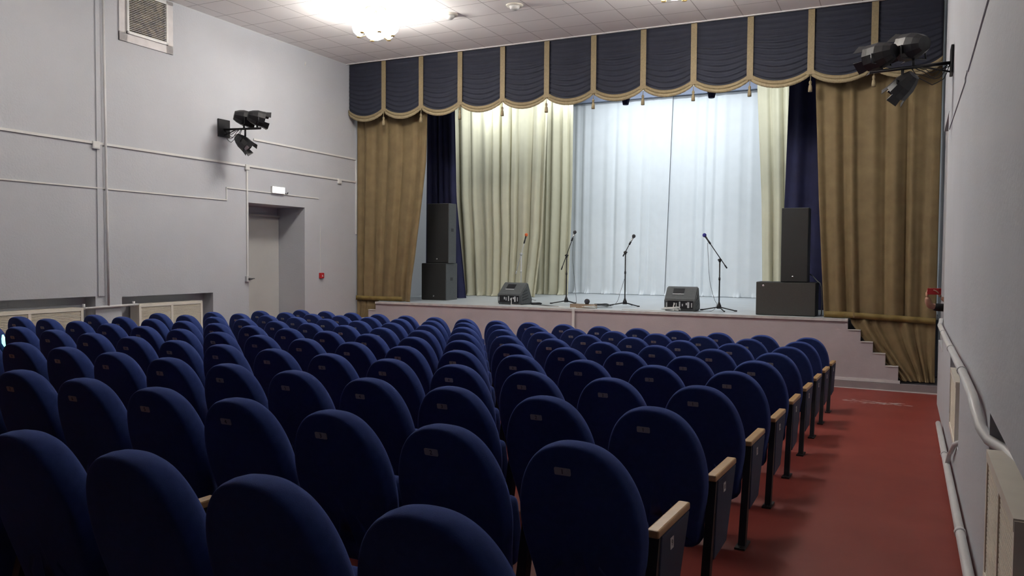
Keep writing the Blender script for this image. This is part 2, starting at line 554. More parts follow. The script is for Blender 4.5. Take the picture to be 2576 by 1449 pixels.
def stanchion_bm(xc, end=0):
    """steel side frame: post, foot plate, arm bracket."""
    bm = bmesh.new()
    w_ = 0.020
    hexa(bm, [(xc - w_, 0.075, 0.0), (xc + w_, 0.075, 0.0), (xc + w_, 0.125, 0.0), (xc - w_, 0.125, 0.0),
              (xc - w_, 0.215, 0.573), (xc + w_, 0.215, 0.573), (xc + w_, 0.265, 0.573), (xc - w_, 0.265, 0.573)])
    box(bm, xc - w_, xc + w_, 0.25, 0.60, 0.548, 0.573)
    # brackets to the seat hinge
    box(bm, xc - 0.022, xc + 0.022, 0.20, 0.34, 0.40, 0.42)
    # foot
    box(bm, xc - 0.03, xc + 0.03, 0.03, 0.19, -0.002, 0.010)
    sphere(bm, (xc, 0.05, 0.012), 0.008, (1, 1, .6), n=6)
    sphere(bm, (xc, 0.17, 0.012), 0.008, (1, 1, .6), n=6)
    return bm

def end_panel_bm(xc, side):
    """upholstered side panel under the end armrest, narrowing downwards."""
    x0, x1 = (xc + 0.002, xc + 0.026) if side > 0 else (xc - 0.026, xc - 0.002)
    def f(bm):
        hexa(bm, [(x0, 0.175, 0.20), (x1, 0.175, 0.20), (x1, 0.42, 0.22), (x0, 0.42, 0.22),
                  (x0, 0.235, 0.571), (x1, 0.235, 0.571), (x1, 0.605, 0.571), (x0, 0.605, 0.571)])
    return bevelled(f, 0.006, 2)

def text_into(bm, s, size, origin, ux, uz, nrm, mi, depth=0.0006):
    """extruded lettering written with the built-in font, centred on origin."""
    cu = bpy.data.curves.new('txt', 'FONT')
    cu.body = s
    cu.size = size
    cu.extrude = depth
    cu.align_x = 'CENTER'
    cu.align_y = 'CENTER'
    cu.resolution_u = 2
    to = bpy.data.objects.new('txt', cu)
    COL.objects.link(to)
    dg = bpy.context.evaluated_depsgraph_get()
    me = bpy.data.meshes.new_from_object(to.evaluated_get(dg))
    ux, uz, nrm = Vector(ux), Vector(uz), Vector(nrm)
    vs = []
    for v in me.vertices:
        vs.append(bm.verts.new(Vector(origin) + ux * v.co.x + uz * v.co.y + nrm * v.co.z))
    for p in me.polygons:
        try: bm.faces.new([vs[i] for i in p.vertices]).material_index = mi
        except ValueError: pass
    bpy.data.objects.remove(to)
    bpy.data.curves.remove(cu)
    bpy.data.meshes.remove(me)

LD = Vector((0, -LEAN, 1)).normalized()        # up along the leaning back
LN = Vector((0, -1, -LEAN)).normalized()       # out of the rear face, towards the viewer
def plate_mesh(num):
    bm = bmesh.new()
    c = Vector((-0.03, yrear(ZP) - 0.0065, ZP))
    ux = Vector((1, 0, 0))
    hw, hh = 0.032, 0.0145
    ring = []
    for sx, sz in ((1, 1), (-1, 1), (-1, -1), (1, -1)):
        for k in range(4):
            a0 = {(1, 1): 0, (-1, 1): pi / 2, (-1, -1): pi, (1, -1): 1.5 * pi}[(sx, sz)] + (pi / 2) * k / 3
            ring.append((sx * (hw - 0.005) + 0.005 * cos(a0), sz * (hh - 0.005) + 0.005 * sin(a0)))
    f1 = [bm.verts.new(c + ux * x + LD * z + LN * 0.004) for x, z in ring]
    f0 = [bm.verts.new(c + ux * x + LD * z - LN * 0.004) for x, z in ring]
    bm.faces.new(f1)
    for k in range(len(ring)):
        bm.faces.new([f0[k], f0[(k + 1) % len(ring)], f1[(k + 1) % len(ring)], f1[k]])
    text_into(bm, str(num), 0.027, c + LN * 0.0045, ux, LD, LN, 1)
    bmesh.ops.recalc_face_normals(bm, faces=bm.faces)
    me = bpy.data.meshes.new('number_plate')
    bm.to_mesh(me); bm.free()
    me.materials.append(M['plate']); me.materials.append(M['ink'])
    return me

PLATES = {}
ORD = ['', 'first', 'second', 'third', 'fourth', 'fifth', 'sixth', 'seventh', 'eighth', 'ninth', 'tenth', 'eleventh',
       'twelfth', 'thirteenth', 'fourteenth', 'fifteenth', 'sixteenth']
ROWN = ['nearest', 'second nearest', 'third nearest', 'fourth nearest', 'fifth nearest', 'fifth from the stage',
        'fourth from the stage', 'third from the stage', 'second from the stage', 'closest to the stage']

def to_px(p):
    v = Vector(p) - CAM
    z = v.dot(FW)
    return (1288 + FPX * v.dot(RT) / z, 724.5 - FPX * v.dot(UP) / z)

XEND = 0.245
XARM = 0.2835      # armrest centre, half way between two seats
base = thing('theatre_seat', 'x', 'seat')
tb = lpart('backrest', backrest_bm(), 'navyfab', base)
ts = lpart('seat_cushion', seat_bm(), 'navyfab', base)
ta = lpart('armrest', arm_bm(-XARM), 'wood', base)
tst = lpart('side_frame', stanchion_bm(-XARM), 'black', base)
extra_arm = lpart('armrest', arm_bm(XEND), 'wood', base)
extra_st = lpart('side_frame', stanchion_bm(XEND), 'black', base)
extra_pn = lpart('end_panel', end_panel_bm(XEND, 1), 'panelfab', base)
left_pn = lpart('end_panel', end_panel_bm(-XARM, -1), 'panelfab', base)
common = [tb, ts, ta, tst]
aisle = [extra_arm, extra_st, extra_pn]

def row_label_mesh(num):
    bm = bmesh.new()
    x = XEND + 0.026
    box(bm, x - 0.001, x + 0.002, 0.335, 0.375, 0.49, 0.535)
    text_into(bm, str(num), 0.034, (x + 0.0024, 0.355, 0.5125), (0, 1, 0), (0, 0, 1), (1, 0, 0), 1, 0.0004)
    bmesh.ops.recalc_face_normals(bm, faces=bm.faces)
    me = bpy.data.meshes.new('row_label')
    bm.to_mesh(me); bm.free()
    me.materials.append(M['whitetrim']); me.materials.append(M['ink'])
    return me

first = True
seat_tops = {}
for j in range(0, 10):
    for i in range(1, 17):
        a, b = -(i - 1) * PITCH, (j - 1) * ROWQ
        x = -1.0564 + a * cos(PHI) + b * 0.0018
        y = 2.6725 + a * sin(PHI) + b
        jit = random.Random(100 * j + i)
        yaw = PHI + jit.uniform(-0.006, 0.006)
        right_edge = to_px((x + 0.28, y + 0.1, FL(x, y) + 0.7))[0]
        if right_edge < -8: continue
        if first:
            r = base
            for o_ in aisle + [left_pn]: pass
        else:
            r = bpy.data.objects.new('theatre_seat', None); COL.objects.link(r); r.empty_display_size = 0.1
        r.location = (x, y, FL(x, y))
        r.rotation_euler = (jit.uniform(-0.006, 0.006), 0, yaw)
        side = 'from the right aisle'
        lab = 'navy tip-up theatre seat, %s %s, in the row %s' % (ORD[i], side, ROWN[j])
        if j < 5: lab += ' the camera'
        if i == 1: lab = 'navy theatre seat at the right aisle end of the row %s%s' % (ROWN[j], ' the camera' if j < 5 else '')
        tag(r, lab, 'seat', 'navy theatre seats in rows facing the stage')
        parts = list(common)
        if i == 1: parts += aisle
        if i == 16: parts += [left_pn]
        if first:
            for o_ in (extra_arm, extra_st, extra_pn, left_pn):
                if o_ not in parts: o_.parent = None
            keep = [o_ for o_ in (extra_arm, extra_st, extra_pn, left_pn) if o_ not in parts]
            first = False
        else:
            for p_ in parts:
                c_ = p_.copy(); COL.objects.link(c_); c_.parent = r
        if j > 0:
            if i not in PLATES: PLATES[i] = plate_mesh(i)
            po = bpy.data.objects.new('number_plate', PLATES[i]); COL.objects.link(po); po.parent = r
            po['label'] = 'grey number plate'
        if i == 1:
            ro = bpy.data.objects.new('row_label', row_label_mesh(10 - j)); COL.objects.link(ro); ro.parent = r
            ro['label'] = 'small white row label'
for o_ in keep: bpy.data.objects.remove(o_)

# small emissive cyan and white shapes beside the seat backs at the left edge
lp = thing('cyan_white_glow', 'small cyan and white glow on the seat backs at the left edge', 'lamp')
def at_y(px, py, yy):
    d_ = RT * ((px - 1288) / FPX) - UP * ((py - 724.5) / FPX) + FW
    return CAM + d_ * (yy / d_.y)
yl = 5.02
bm = bmesh.new()
c0, c1 = at_y(7, 842, yl), at_y(22, 876, yl)
mid = (c0 + c1) / 2 + Vector((-0.022, 0, -0.01))
tube(bm, [c0, (c0 + mid) / 2 + Vector((-0.004, 0, 0)), mid, (c1 + mid) / 2 + Vector((-0.004, 0, 0)), c1], [0.007, 0.017, 0.024, 0.024, 0.014], 10)
obj('cyan_glow', bm, 'cyanlit', lp)
bm = bmesh.new(); sphere(bm, at_y(24, 846, yl - 0.01), 0.016, (1.15, .7, .9))
obj('white_glow', bm, 'whitelit', lp)
bm = bmesh.new()
tube(bm, [at_y(24, 846, yl + 0.02), at_y(33, 866, yl + 0.03), at_y(30, 900, yl + 0.03)], 0.008, 8)
tube(bm, [at_y(22, 876, yl + 0.01), at_y(30, 900, yl + 0.03)], 0.006, 8)
obj('glow_stem', bm, 'greypipe', lp)  # thin grey stems joining the glowing shapes

# ================================================================== PELMET
pel = thing('pelmet', 'dark navy swagged pelmet with gold braid running along the ceiling above the stage', 'pelmet', (0, 0, 0))
SX = [-10.50, -9.609, -8.71, -7.817, -6.89, -5.978, -5.06, -4.139, -3.255, -2.323, -1.378, -0.452, 0.485]
YP = 13.76
ZPT = H - 0.004
for k in range(12):
    xa, xb = SX[k], SX[k + 1]
    nu, nv = 22, 84
    bm = bmesh.new()
    grid = []
    for vI in range(nv + 1):
        row = []
        for uI in range(nu + 1):
            u, v = uI / nu, vI / nv
            c = 1 - (2 * u - 1) ** 2
            zb = 4.565 - 0.165 * c ** 0.85
            z = ZPT + (zb - ZPT) * v
            drop = 0.165 * c * v
            ph = (ZPT - (z + drop)) / 0.082
            fr = ph - math.floor(ph)
            amp = 0.033 * (0.35 + 0.65 * ss(0.05, 0.45, v)) * (0.35 + 0.65 * c)
            fold = (fr ** 1.6) * (1 - ss(0.82, 1.0, fr))
            y = YP - amp * fold * 1.5 - 0.012 * c
            row.append(bm.verts.new((xa + (xb - xa) * u, y, z)))
        grid.append(row)
    for a_, b_ in zip(grid, grid[1:]):
        for q in range(nu):
            bm.faces.new([a_[q], a_[q + 1], b_[q + 1], b_[q]]).smooth = True
    sw = obj('swag', bm, 'pelmetfab', pel)
    md = sw.modifiers.new('thick', 'SOLIDIFY'); md.thickness = 0.006; md.offset = 1
    # braid and fringe along the scalloped hem
    bm = bmesh.new()
    top, bot, fb = [], [], []
    for uI in range(45):
        u = uI / 44
        c = 1 - (2 * u - 1) ** 2
        z = 4.565 - 0.165 * c ** 0.85
        x = xa + (xb - xa) * u
        wv = 0.004 * sin(u * 70)
        top.append((x, YP - 0.03 - 0.012 * c, z + 0.012))
        bot.append((x, YP - 0.034 - 0.012 * c + wv, z - 0.048))
        fb.append((x, YP - 0.028 - 0.012 * c + wv * 1.6, z - 0.105 - 0.003 * (uI % 2)))
    for lst, nm, mt in (((top, bot), 'hem_braid', 'goldtrim'), ((bot, fb), 'hem_fringe', 'fringe')):
        b2 = bmesh.new()
        A = [b2.verts.new(p) for p in lst[0]]
        B = [b2.verts.new(p) for p in lst[1]]
        for q in range(44):
            b2.faces.new([A[q], A[q + 1], B[q + 1], B[q]]).smooth = True
        o2 = obj(nm, b2, mt, sw)
        md = o2.modifiers.new('thick', 'SOLIDIFY'); md.thickness = 0.008 if nm == 'hem_braid' else 0.003
    bm.free()
for k in range(1, 12):
    x = SX[k]
    bm = bmesh.new()
    hw = 0.05
    def sp(xx, zz, n): return (x + xx, YP - 0.034 - n, zz)
    fbox(bm, sp, -hw, hw, 4.50, ZPT, 0, 0.012)
    hexa(bm, [sp(-hw - 0.02, 4.47, 0), sp(hw + 0.02, 4.47, 0), sp(hw + 0.02, 4.47, 0.014), sp(-hw - 0.02, 4.47, 0.014),
              sp(-hw, 4.53, 0), sp(hw, 4.53, 0), sp(hw, 4.53, 0.014), sp(-hw, 4.53, 0.014)])
    obj('braid_strip', bm, 'goldtrim', pel)
    bm = bmesh.new()
    tube(bm, [(x, YP - 0.04, 4.49), (x + 0.004, YP - 0.04, 4.42), (x, YP - 0.04, 4.365)], 0.006, 8)
    lathe(bm, (x, YP - 0.04, 4.19), [(0.0, 0), (0.032, 0.002), (0.030, 0.06), (0.024, 0.10), (0.015, 0.115), (0.021, 0.13),
                                     (0.024, 0.15), (0.018, 0.17), (0.008, 0.18), (0.0, 0.182)], seg=14)
    obj('tassel', bm, 'fringe', pel)

# ================================================================== CURTAINS
def drape(name, xl, xr, z0, z1, y, folds, amp, mt, parent=None, seed=1, nz=26, ybow=None, sharp=1.0, per=26, thick=0.006, hem=0.0):
    """cloth whose side edges are functions of height; folds follow the width."""
    rd = random.Random(seed)
    ph = [rd.uniform(0, 2 * pi) for _ in range(6)]
    nu = int(folds * per)
    bm = bmesh.new()
    grid = []
    for vi in range(nz + 1):
        t = (vi / nz) ** 1.7
        z = z0 + (z1 - z0) * t
        row = []
        L_, R_ = (xl(z) if callable(xl) else xl), (xr(z) if callable(xr) else xr)
        for ui in range(nu + 1):
            u = ui / nu
            uu = u + 0.018 * sin(2 * pi * 1.7 * u + ph[0]) + 0.010 * sin(2 * pi * 4.3 * u + ph[1])
            a_ = 2 * pi * folds * uu + 0.5 * sin(2.2 * (1 - t) + ph[2]) + ph[3]
            s_ = sin(a_)
            s_ = math.copysign(abs(s_) ** sharp, s_)
            wob = 0.75 + 0.35 * sin(2 * pi * 2.3 * u + ph[4]) + 0.12 * sin(5 * t + 9 * u)
            am = amp * wob * (0.55 + 0.45 * (1 - t))
            yy = y + am * s_ + 0.25 * am * sin(2.1 * a_ + ph[5])
            xx = L_ + (R_ - L_) * u + 0.35 * am * cos(a_)
            if ui == 0: xx = L_
            if ui == nu: xx = R_
            zz = z
            if hem and z - z0 < 0.10: yy -= 2.0 * hem * max(0, sin(0.7 * a_ + 1) + 0.35 * sin(2.9 * a_)) * (1 - (z - z0) / 0.10) ** 1.5
            row.append(bm.verts.new((xx, yy, zz)))
        grid.append(row)
    for a1, b1 in zip(grid, grid[1:]):
        for q in range(nu):
            bm.faces.new([a1[q], a1[q + 1], b1[q + 1], b1[q]]).smooth = True
    o = obj(name, bm, mt, parent)
    if thick:
        md = o.modifiers.new('thick', 'SOLIDIFY'); md.thickness = thick; md.offset = 0
    return o

# gold house curtain, right
gr = thing('stage_curtain', 'gold brown stage curtain bunched at the right side of the stage, hanging over the steps', 'curtain')
XR = 0.497
edgeR = [(0.5, -1.115), (2.5, -1.236), (4.37, -1.323), (5.5, -1.38)]
drape('drape', lambda z: interp(edgeR, z), XR, 0.575, 5.46, 14.0, 6, 0.058, 'gold', gr, 5)
lowR = [(-0.40, 0.05), (-0.344, 0.01), (-0.136, -0.18), (0.135, -0.44), (0.48, -0.70), (0.6, -0.73)]
drape('lower_drape', lambda z: interp(lowR, z), XR, -0.385, 0.585, 13.99, 6, 0.04, 'gold', gr, 5, nz=16, hem=0.03)
bm = bmesh.new()
rr = 90
tp, bt = [], []
for q in range(rr + 1):
    x = -1.115 + (XR + 1.115) * q / rr
    yy = 13.945 + 0.014 * sin(q * 0.42)
    zt = 0.672 - 0.055 * max(0, (x + 0.8)) / 1.3
    tp.append(bm.verts.new((x, yy, zt)))
    bt.append(bm.verts.new((x, yy, (zt - 0.095) if x > -0.74 else ZS + 0.008)))
for q in range(rr):
    bm.faces.new([tp[q], tp[q + 1], bt[q + 1], bt[q]]).smooth = True
hb = obj('hem_band', bm, 'band', gr); hb['label'] = 'ochre hem band'
hb.modifiers.new('thick', 'SOLIDIFY').thickness = 0.006

# gold house curtain, left
gl = thing('stage_curtain', 'gold brown stage curtain drawn back at the left side of the stage by the wall', 'curtain')
edgeL = [(0.6, -9.115), (1.06, -9.077), (1.47, -9.011), (1.88, -8.96), (2.53, -8.87), (3.5, -8.749), (4.38, -8.734), (5.5, -8.73)]
XL = -10.472
drape('drape', XL, lambda z: interp(edgeL, z), 0.575, 5.46, 14.0, 5, 0.055, 'gold', gl, 9)
lowL = [(-0.42, -10.05), (0.2, -10.02), (0.35, -9.94), (0.6, -9.90)]
drape('lower_drape', XL, lambda z: interp(lowL, z), -0.40, 0.585, 13.99, 3, 0.035, 'gold', gl, 9, nz=12)
bm = bmesh.new()
tp, bt = [], []
for q in range(71):
    x = XL + (-9.3 - XL) * q / 70
    yy = 13.945 + 0.014 * sin(q * 0.45)
    tp.append(bm.verts.new((x, yy, 0.672)))
    bt.append(bm.verts.new((x, yy, 0.58)))
for q in range(70):
    bm.faces.new([tp[q], tp[q + 1], bt[q + 1], bt[q]]).smooth = True
hb = obj('hem_band', bm, 'band', gl); hb['label'] = 'ochre hem band'
hb.modifiers.new('thick', 'SOLIDIFY').thickness = 0.006

def single(o, label, cat, group=None):
    return tag(o, label, cat, group)
wing = 'navy wing curtains'
o = drape('wing_curtain', -9.97, lambda z: interp([(0.57, -8.95), (2.84, -9.206), (4.75, -9.26), (5.6, -9.27)], z), ZS + 0.006, 5.6, 16.0, 5, 0.07, 'navydrape', None, 21)
single(o, 'dark navy wing curtain behind the left loudspeaker stack', 'curtain', wing)
o = drape('wing_curtain', lambda z: interp([(0.57, -2.06), (2.5, -2.02), (4.77, -1.97), (5.6, -1.96)], z), 0.3, ZS + 0.006, 5.6, 15.9, 6, 0.07, 'navydrape', None, 22)
single(o, 'dark navy wing curtain behind the right loudspeaker stack', 'curtain', wing)
cg = 'cream wing curtains'
o = drape('wing_curtain', lambda z: interp([(0.57, -9.72), (2.95, -9.954), (5.25, -10.01), (5.9, -10.02)], z),
          lambda z: interp([(0.57, -7.80), (2.0, -7.62), (5.2, -7.483), (5.9, -7.47)], z), ZS + 0.006, 5.9, 17.3, 9, 0.11, 'cream', None, 31, hem=0.05)
single(o, 'wide cream curtain at the left of the stage, nearest to the wing', 'curtain', cg)
o = drape('wing_curtain', -9.3, lambda z: interp([(0.57, -7.54), (3.0, -7.457), (5.3, -7.45), (5.9, -7.45)], z), ZS + 0.006, 5.9, 18.8, 9, 0.10, 'cream', None, 32, hem=0.05)
single(o, 'cream curtain further back at the left, beside the pale blue backdrop', 'curtain', cg)
o = drape('wing_curtain', lambda z: interp([(0.57, -2.70), (2.8, -2.759), (5.2, -2.887), (5.9, -2.90)], z), -1.1, ZS + 0.006, 5.9, 18.0, 7, 0.09, 'cream', None, 33, hem=0.05)
single(o, 'narrow strip of cream curtain right of the backdrop', 'curtain', cg)
bgp = 'pale blue backdrop curtains'
o = drape('backdrop_curtain', -9.3, lambda z: -5.42 + 0.03 * z, ZS + 0.006, 5.62, 20.0, 13, 0.024, 'skyfab', None, 41, hem=0.05)
single(o, 'left half of the pale blue white backdrop curtain', 'curtain', bgp)
o = drape('backdrop_curtain', lambda z: -5.42 + 0.03 * z, -1.2, ZS + 0.006, 5.62, 20.04, 13, 0.024, 'skyfab', None, 42, hem=0.05)
single(o, 'right half of the pale blue white backdrop curtain', 'curtain', bgp)
bm = bmesh.new(); box(bm, -9.6, -1.0, 19.80, 19.88, 5.56, 5.80)  # blue grey band above the backdrop, with rods to the stage ceiling
for x in (-8.5, -5.4, -2.2): box(bm, x - 0.02, x + 0.02, 19.83, 19.85, 5.80, HS)
tag(obj('backdrop_crossband', bm, 'crossband'), 'blue grey batten across the top of the backdrop', 'crossband')

# ================================================================== STAGE LIGHTING
def bar_of_lights(name, label, xs, y, z, aim, power, size, col):
    t = thing(name, label, 'stage light')
    bm = bmesh.new()
    tube(bm, [(xs[0] - 0.5, y, z + 0.14), (xs[-1] + 0.5, y, z + 0.14)], 0.024, 10)
    for x in (xs[0] - 0.3, xs[-1] + 0.3):
        tube(bm, [(x, y, z + 0.14), (x, y, HS)], 0.008, 6)
    obj('hanging_bar', bm, 'black', t)
    return t
AIM = Vector((0, 0.80, -0.60)).normalized()
def flood(x, y, z, aim, power, label, group, size=(0.45, 0.14), col=(0.93, 0.97, 1.0)):
    aim = Vector(aim).normalized()
    t = thing('flood_light', label, 'stage light', (x, y, z), 0, group)
    u = Vector((1, 0, 0)); v = aim.cross(u).normalized()
    def q(a_, b_, c_): return u * a_ + v * b_ + aim * c_
    bm = bmesh.new()
    fbox(bm, q, -size[0] / 2 - 0.02, size[0] / 2 + 0.02, -size[1] / 2 - 0.02, size[1] / 2 + 0.02, -0.14, -0.004)
    lpart('housing', bm, 'black', t)
    bm = bmesh.new()
    fbox(bm, q, -size[0] / 2, size[0] / 2, -size[1] / 2, size[1] / 2, -0.004, 0.0)
    lpart('lens', bm, 'lamplit', t)
    bm = bmesh.new()
    tube(bm, [(0, 0, 0.02), (0, 0, 0.16)], 0.012, 8)
    lpart('clamp', bm, 'black', t)
    L = bpy.data.lights.new('flood_light_beam', 'AREA')
    L.shape = 'RECTANGLE'; L.size = size[0]; L.size_y = size[1]
    L.energy = power; L.color = col; L.spread = radians(165)
    lo = bpy.data.objects.new('flood_light_beam', L); COL.objects.link(lo)
    lo.parent = t
    lo.location = aim * 0.012
    lo.rotation_euler = aim.to_track_quat('-Z', 'Y').to_euler()
    return t
WORD = ['leftmost', 'second from the left', 'third from the left', 'fourth from the left', 'rightmost']
xs = [-8.9, -7.2, -5.5, -3.8, -2.1]
bar_of_lights('lighting_bar', 'black hanging lighting bar behind the pelmet', xs, 16.5, 5.45, AIM, 0, 0, 0)
for k, x in enumerate(xs):
    flood(x, 16.5, 5.45, (0, 0.62, -0.78), STAGE_POWER[0], 'flood light on the front stage bar, ' + WORD[k], 'flood lights on the front stage bar')
xs2 = [-7.7, -6.6, -5.5, -4.4, -3.3]
bar_of_lights('lighting_bar', 'black hanging lighting bar in front of the backdrop', xs2, 18.35, 5.85, AIM, 0, 0, 0)
for k, x in enumerate(xs2):
    flood(x, 18.35, 5.85, (0, 0.45, -0.9), STAGE_POWER[1], 'flood light on the backdrop bar, ' + WORD[k], 'flood lights on the backdrop bar')
# bar just behind the pelmet with two dark heads and two short lit tubes
t = thing('lighting_bar', 'black lighting bar directly behind the pelmet hem', 'stage light')
bm = bmesh.new()
tube(bm, [(-9.0, 15.0, 4.98), (-1.2, 15.0, 4.98)], 0.024, 10)
for x in (-8.5, -5.0, -1.7): tube(bm, [(x, 15.0, 4.98), (x, 15.0, HS)], 0.008, 6)
obj('hanging_bar', bm, 'black', t)
for x, lab in ((-4.865, 'dark stage spotlight peeping below the pelmet, left of the centre seam'), (-3.218, 'dark stage spotlight peeping below the pelmet, right of the centre seam')):
    t = thing('stage_spotlight', lab, 'stage light', (x, 15.0, 4.47), 0, 'dark spotlights below the pelmet')
    bm = bmesh.new()
    lathe(bm, (0, 0, 0), [(0.0, 0.0), (0.055, 0.0), (0.06, 0.01), (0.085, 0.13), (0.09, 0.22), (0.07, 0.27), (0.0, 0.28)], seg=8)
    lpart('lamp_head', bm, 'navydrape', t, False)
    bm = bmesh.new()
    tube(bm, [(-0.1, 0, 0.15), (-0.1, 0, 0.36), (0.1, 0, 0.36), (0.1, 0, 0.15)], 0.01, 6)
    tube(bm, [(0, 0, 0.36), (0, 0, 0.50)], 0.014, 6)
    lpart('yoke', bm, 'black', t)
for x, lab in ((-4.50, 'short lit tube light behind the pelmet, left one'), (-3.53, 'short lit tube light behind the pelmet, right one')):
    t = thing('tube_light', lab, 'light', (x, 15.0, 4.735), 0, 'tube lights behind the pelmet')
    bm = bmesh.new(); tube(bm, [(-0.06, 0, 0), (0.06, 0, 0)], 0.016, 10)
    lpart('lit_tube', bm, 'lamplit', t)
    bm = bmesh.new(); box(bm, -0.065, 0.065, -0.02, 0.02, 0.014, 0.05); tube(bm, [(0, 0, 0.05), (0, 0, 0.245)], 0.008, 6)
    lpart('fitting', bm, 'duct', t)

# ================================================================== CHANDELIERS
def chandelier(x, y, label, gm='glass'):
    t = thing('chandelier', label, 'ceiling lamp', (x, y, H), 0.3, 'opal glass chandeliers')
    bm = bmesh.new()
    lathe(bm, (0, 0, -0.05), [(0.0, 0.0), (0.14, 0.0), (0.17, 0.02), (0.18, 0.049), (0, 0.05)], seg=24)
    tube(bm, [(0, 0, -0.05), (0, 0, -0.30)], 0.018, 10)
    lpart('ceiling_rose', bm, 'brass', t)
    bm = bmesh.new()
    for k in range(6):
        a_ = 2 * pi * k / 6
        ca, sa = cos(a_), sin(a_)
        tube(bm, [(0, 0, -0.28), (0.13 * ca, 0.13 * sa, -0.42), (0.25 * ca, 0.25 * sa, -0.455), (0.28 * ca, 0.28 * sa, -0.42)], 0.010, 8)
    lpart('arms', bm, 'brass', t)
    for k in range(6):
        a_ = 2 * pi * k / 6
        c = (0.28 * cos(a_), 0.28 * sin(a_), -0.43)
        bm = bmesh.new()
        lathe(bm, c, [(0.0, 0.0), (0.045, 0.01), (0.085, 0.05), (0.105, 0.11), (0.108, 0.17), (0.095, 0.22), (0.085, 0.235), (0.0, 0.235)], seg=18)
        s = lpart('glass_shade', bm, gm, t, True)
        bm = bmesh.new()
        lathe(bm, (c[0], c[1], c[2] - 0.035), [(0.0, 0.0), (0.03, 0.0), (0.04, 0.012), (0.02, 0.03), (0.0, 0.032)], seg=12)
        cup = obj('cup', bm, 'brass'); cup.parent = s
    bm = bmesh.new()
    lathe(bm, (0, 0, -0.51), [(0.0, 0.0), (0.06, 0.006), (0.13, 0.04), (0.17, 0.09), (0.175, 0.14), (0.14, 0.17), (0.0, 0.175)], seg=24)
    lpart('glass_bowl', bm, gm, t, True)
    return t
chandelier(-7.72, 10.8, 'lit opal glass chandelier on the ceiling toward the left wall')
chandelier(-2.83, 10.8, 'lit opal glass chandelier just cut off by the top edge of the photo')
chandelier(-7.72, 6.2, 'lit opal glass chandelier over the rear seats, left side of the hall', 'glass_dim')
chandelier(-2.83, 6.2, 'lit opal glass chandelier over the rear seats, right side of the hall', 'glass_dim')

for x, y, lab in ((-6.81, 11.6, 'white smoke detector on the ceiling, beside the lit chandelier'), (-5.62, 11.6, 'white smoke detector on the ceiling, midway between the chandeliers')):
    t = thing('smoke_detector', lab, 'smoke detector', (x, y, H), 0, 'ceiling smoke detectors')
    bm = bmesh.new()
    lathe(bm, (0, 0, -0.02), [(0.0, 0), (0.13, 0.0), (0.14, 0.019), (0, 0.0195)], seg=24)
    lpart('base', bm, 'creampaint', t)
    bm = bmesh.new()
    lathe(bm, (0, 0, -0.075), [(0.0, 0), (0.05, 0.0), (0.075, 0.02), (0.085, 0.055), (0, 0.056)], seg=20)
    lpart('sensor', bm, 'duct', t)

# ================================================================== LEFT WALL FITTINGS
def duct(name, label, fn, runs, w_=0.022, d_=0.018, mt='duct', group=None):
    """flat cable duct: runs of (y0, z0, y1, z1) on a wall."""
    bm = bmesh.new()
    for (ya, za, yb, zb) in runs:
        dy, dz = yb - ya, zb - za
        L = sqrt(dy * dy + dz * dz)
        ny, nz = -dz / L * w_ / 2, dy / L * w_ / 2
        ey, ez = dy / L * w_ / 2, dz / L * w_ / 2
        hexa(bm, [fn(ya - ey - ny, za - ez - nz, 0.0005), fn(yb + ey - ny, zb + ez - nz, 0.0005), fn(yb + ey - ny, zb + ez - nz, d_), fn(ya - ey - ny, za - ez - nz, d_),
                  fn(ya - ey + ny, za - ez + nz, 0.0005), fn(yb + ey + ny, zb + ez + nz, 0.0005), fn(yb + ey + ny, zb + ez + nz, d_), fn(ya - ey + ny, za - ez + nz, d_)])
    return tag(obj(name, bm, mt), label, 'cable duct', group)
gd = 'white cable ducts on the left wall'
duct('cable_duct', 'long upper white cable duct along the left wall', Lp, [(4.6, 3.115, 13.98, 3.09)], 0.035, 0.022, group=gd)
duct('cable_duct', 'white cable duct from the wall spotlights toward the stage', Lp, [(10.98, 3.585, 14.0, 3.57), (14.0, 3.57, 14.0, 2.0)], 0.035, 0.022, group=gd)
duct('cable_duct', 'thin lower white cable duct stepping up over the left doorway', Lp, [(4.6, 2.47, 10.31, 2.46), (10.31, 2.46, 10.31, 2.672), (10.31, 2.672, 12.75, 2.655)], 0.02, 0.016, group=gd)
duct('cable_duct', 'vertical white cable duct dropping beside the left doorway', Lp, [(10.79, 3.08, 10.79, 1.12)], 0.032, 0.024, group=gd)
duct('cable_duct', 'faint vertical wire above the red fire alarm button', Lp, [(12.82, 2.15, 12.82, 1.18)], 0.008, 0.006, group=gd)
def jbox(y, z, s, lab, dp=0.04):
    t = thing('junction_box', lab, 'junction box', Lp(y, z, 0), 0, 'junction boxes on the left wall')
    bm = bevelled(lambda b: box(b, 0.0005, dp, -s / 2, s / 2, -s / 2, s / 2), 0.005)
    lpart('housing', bm, 'duct', t)
    bm = bmesh.new(); box(bm, dp - 0.001, dp + 0.003, -s * .36, s * .36, -s * .36, s * .36)
    lpart('lid', bm, 'duct', t)
jbox(7.80, 3.075, 0.11, 'square white junction box on the upper duct near the vertical pipe')
jbox(10.79, 3.07, 0.095, 'square white junction box above the left doorway')
jbox(13.42, 3.055, 0.10, 'white junction box on the upper duct close to the stage')
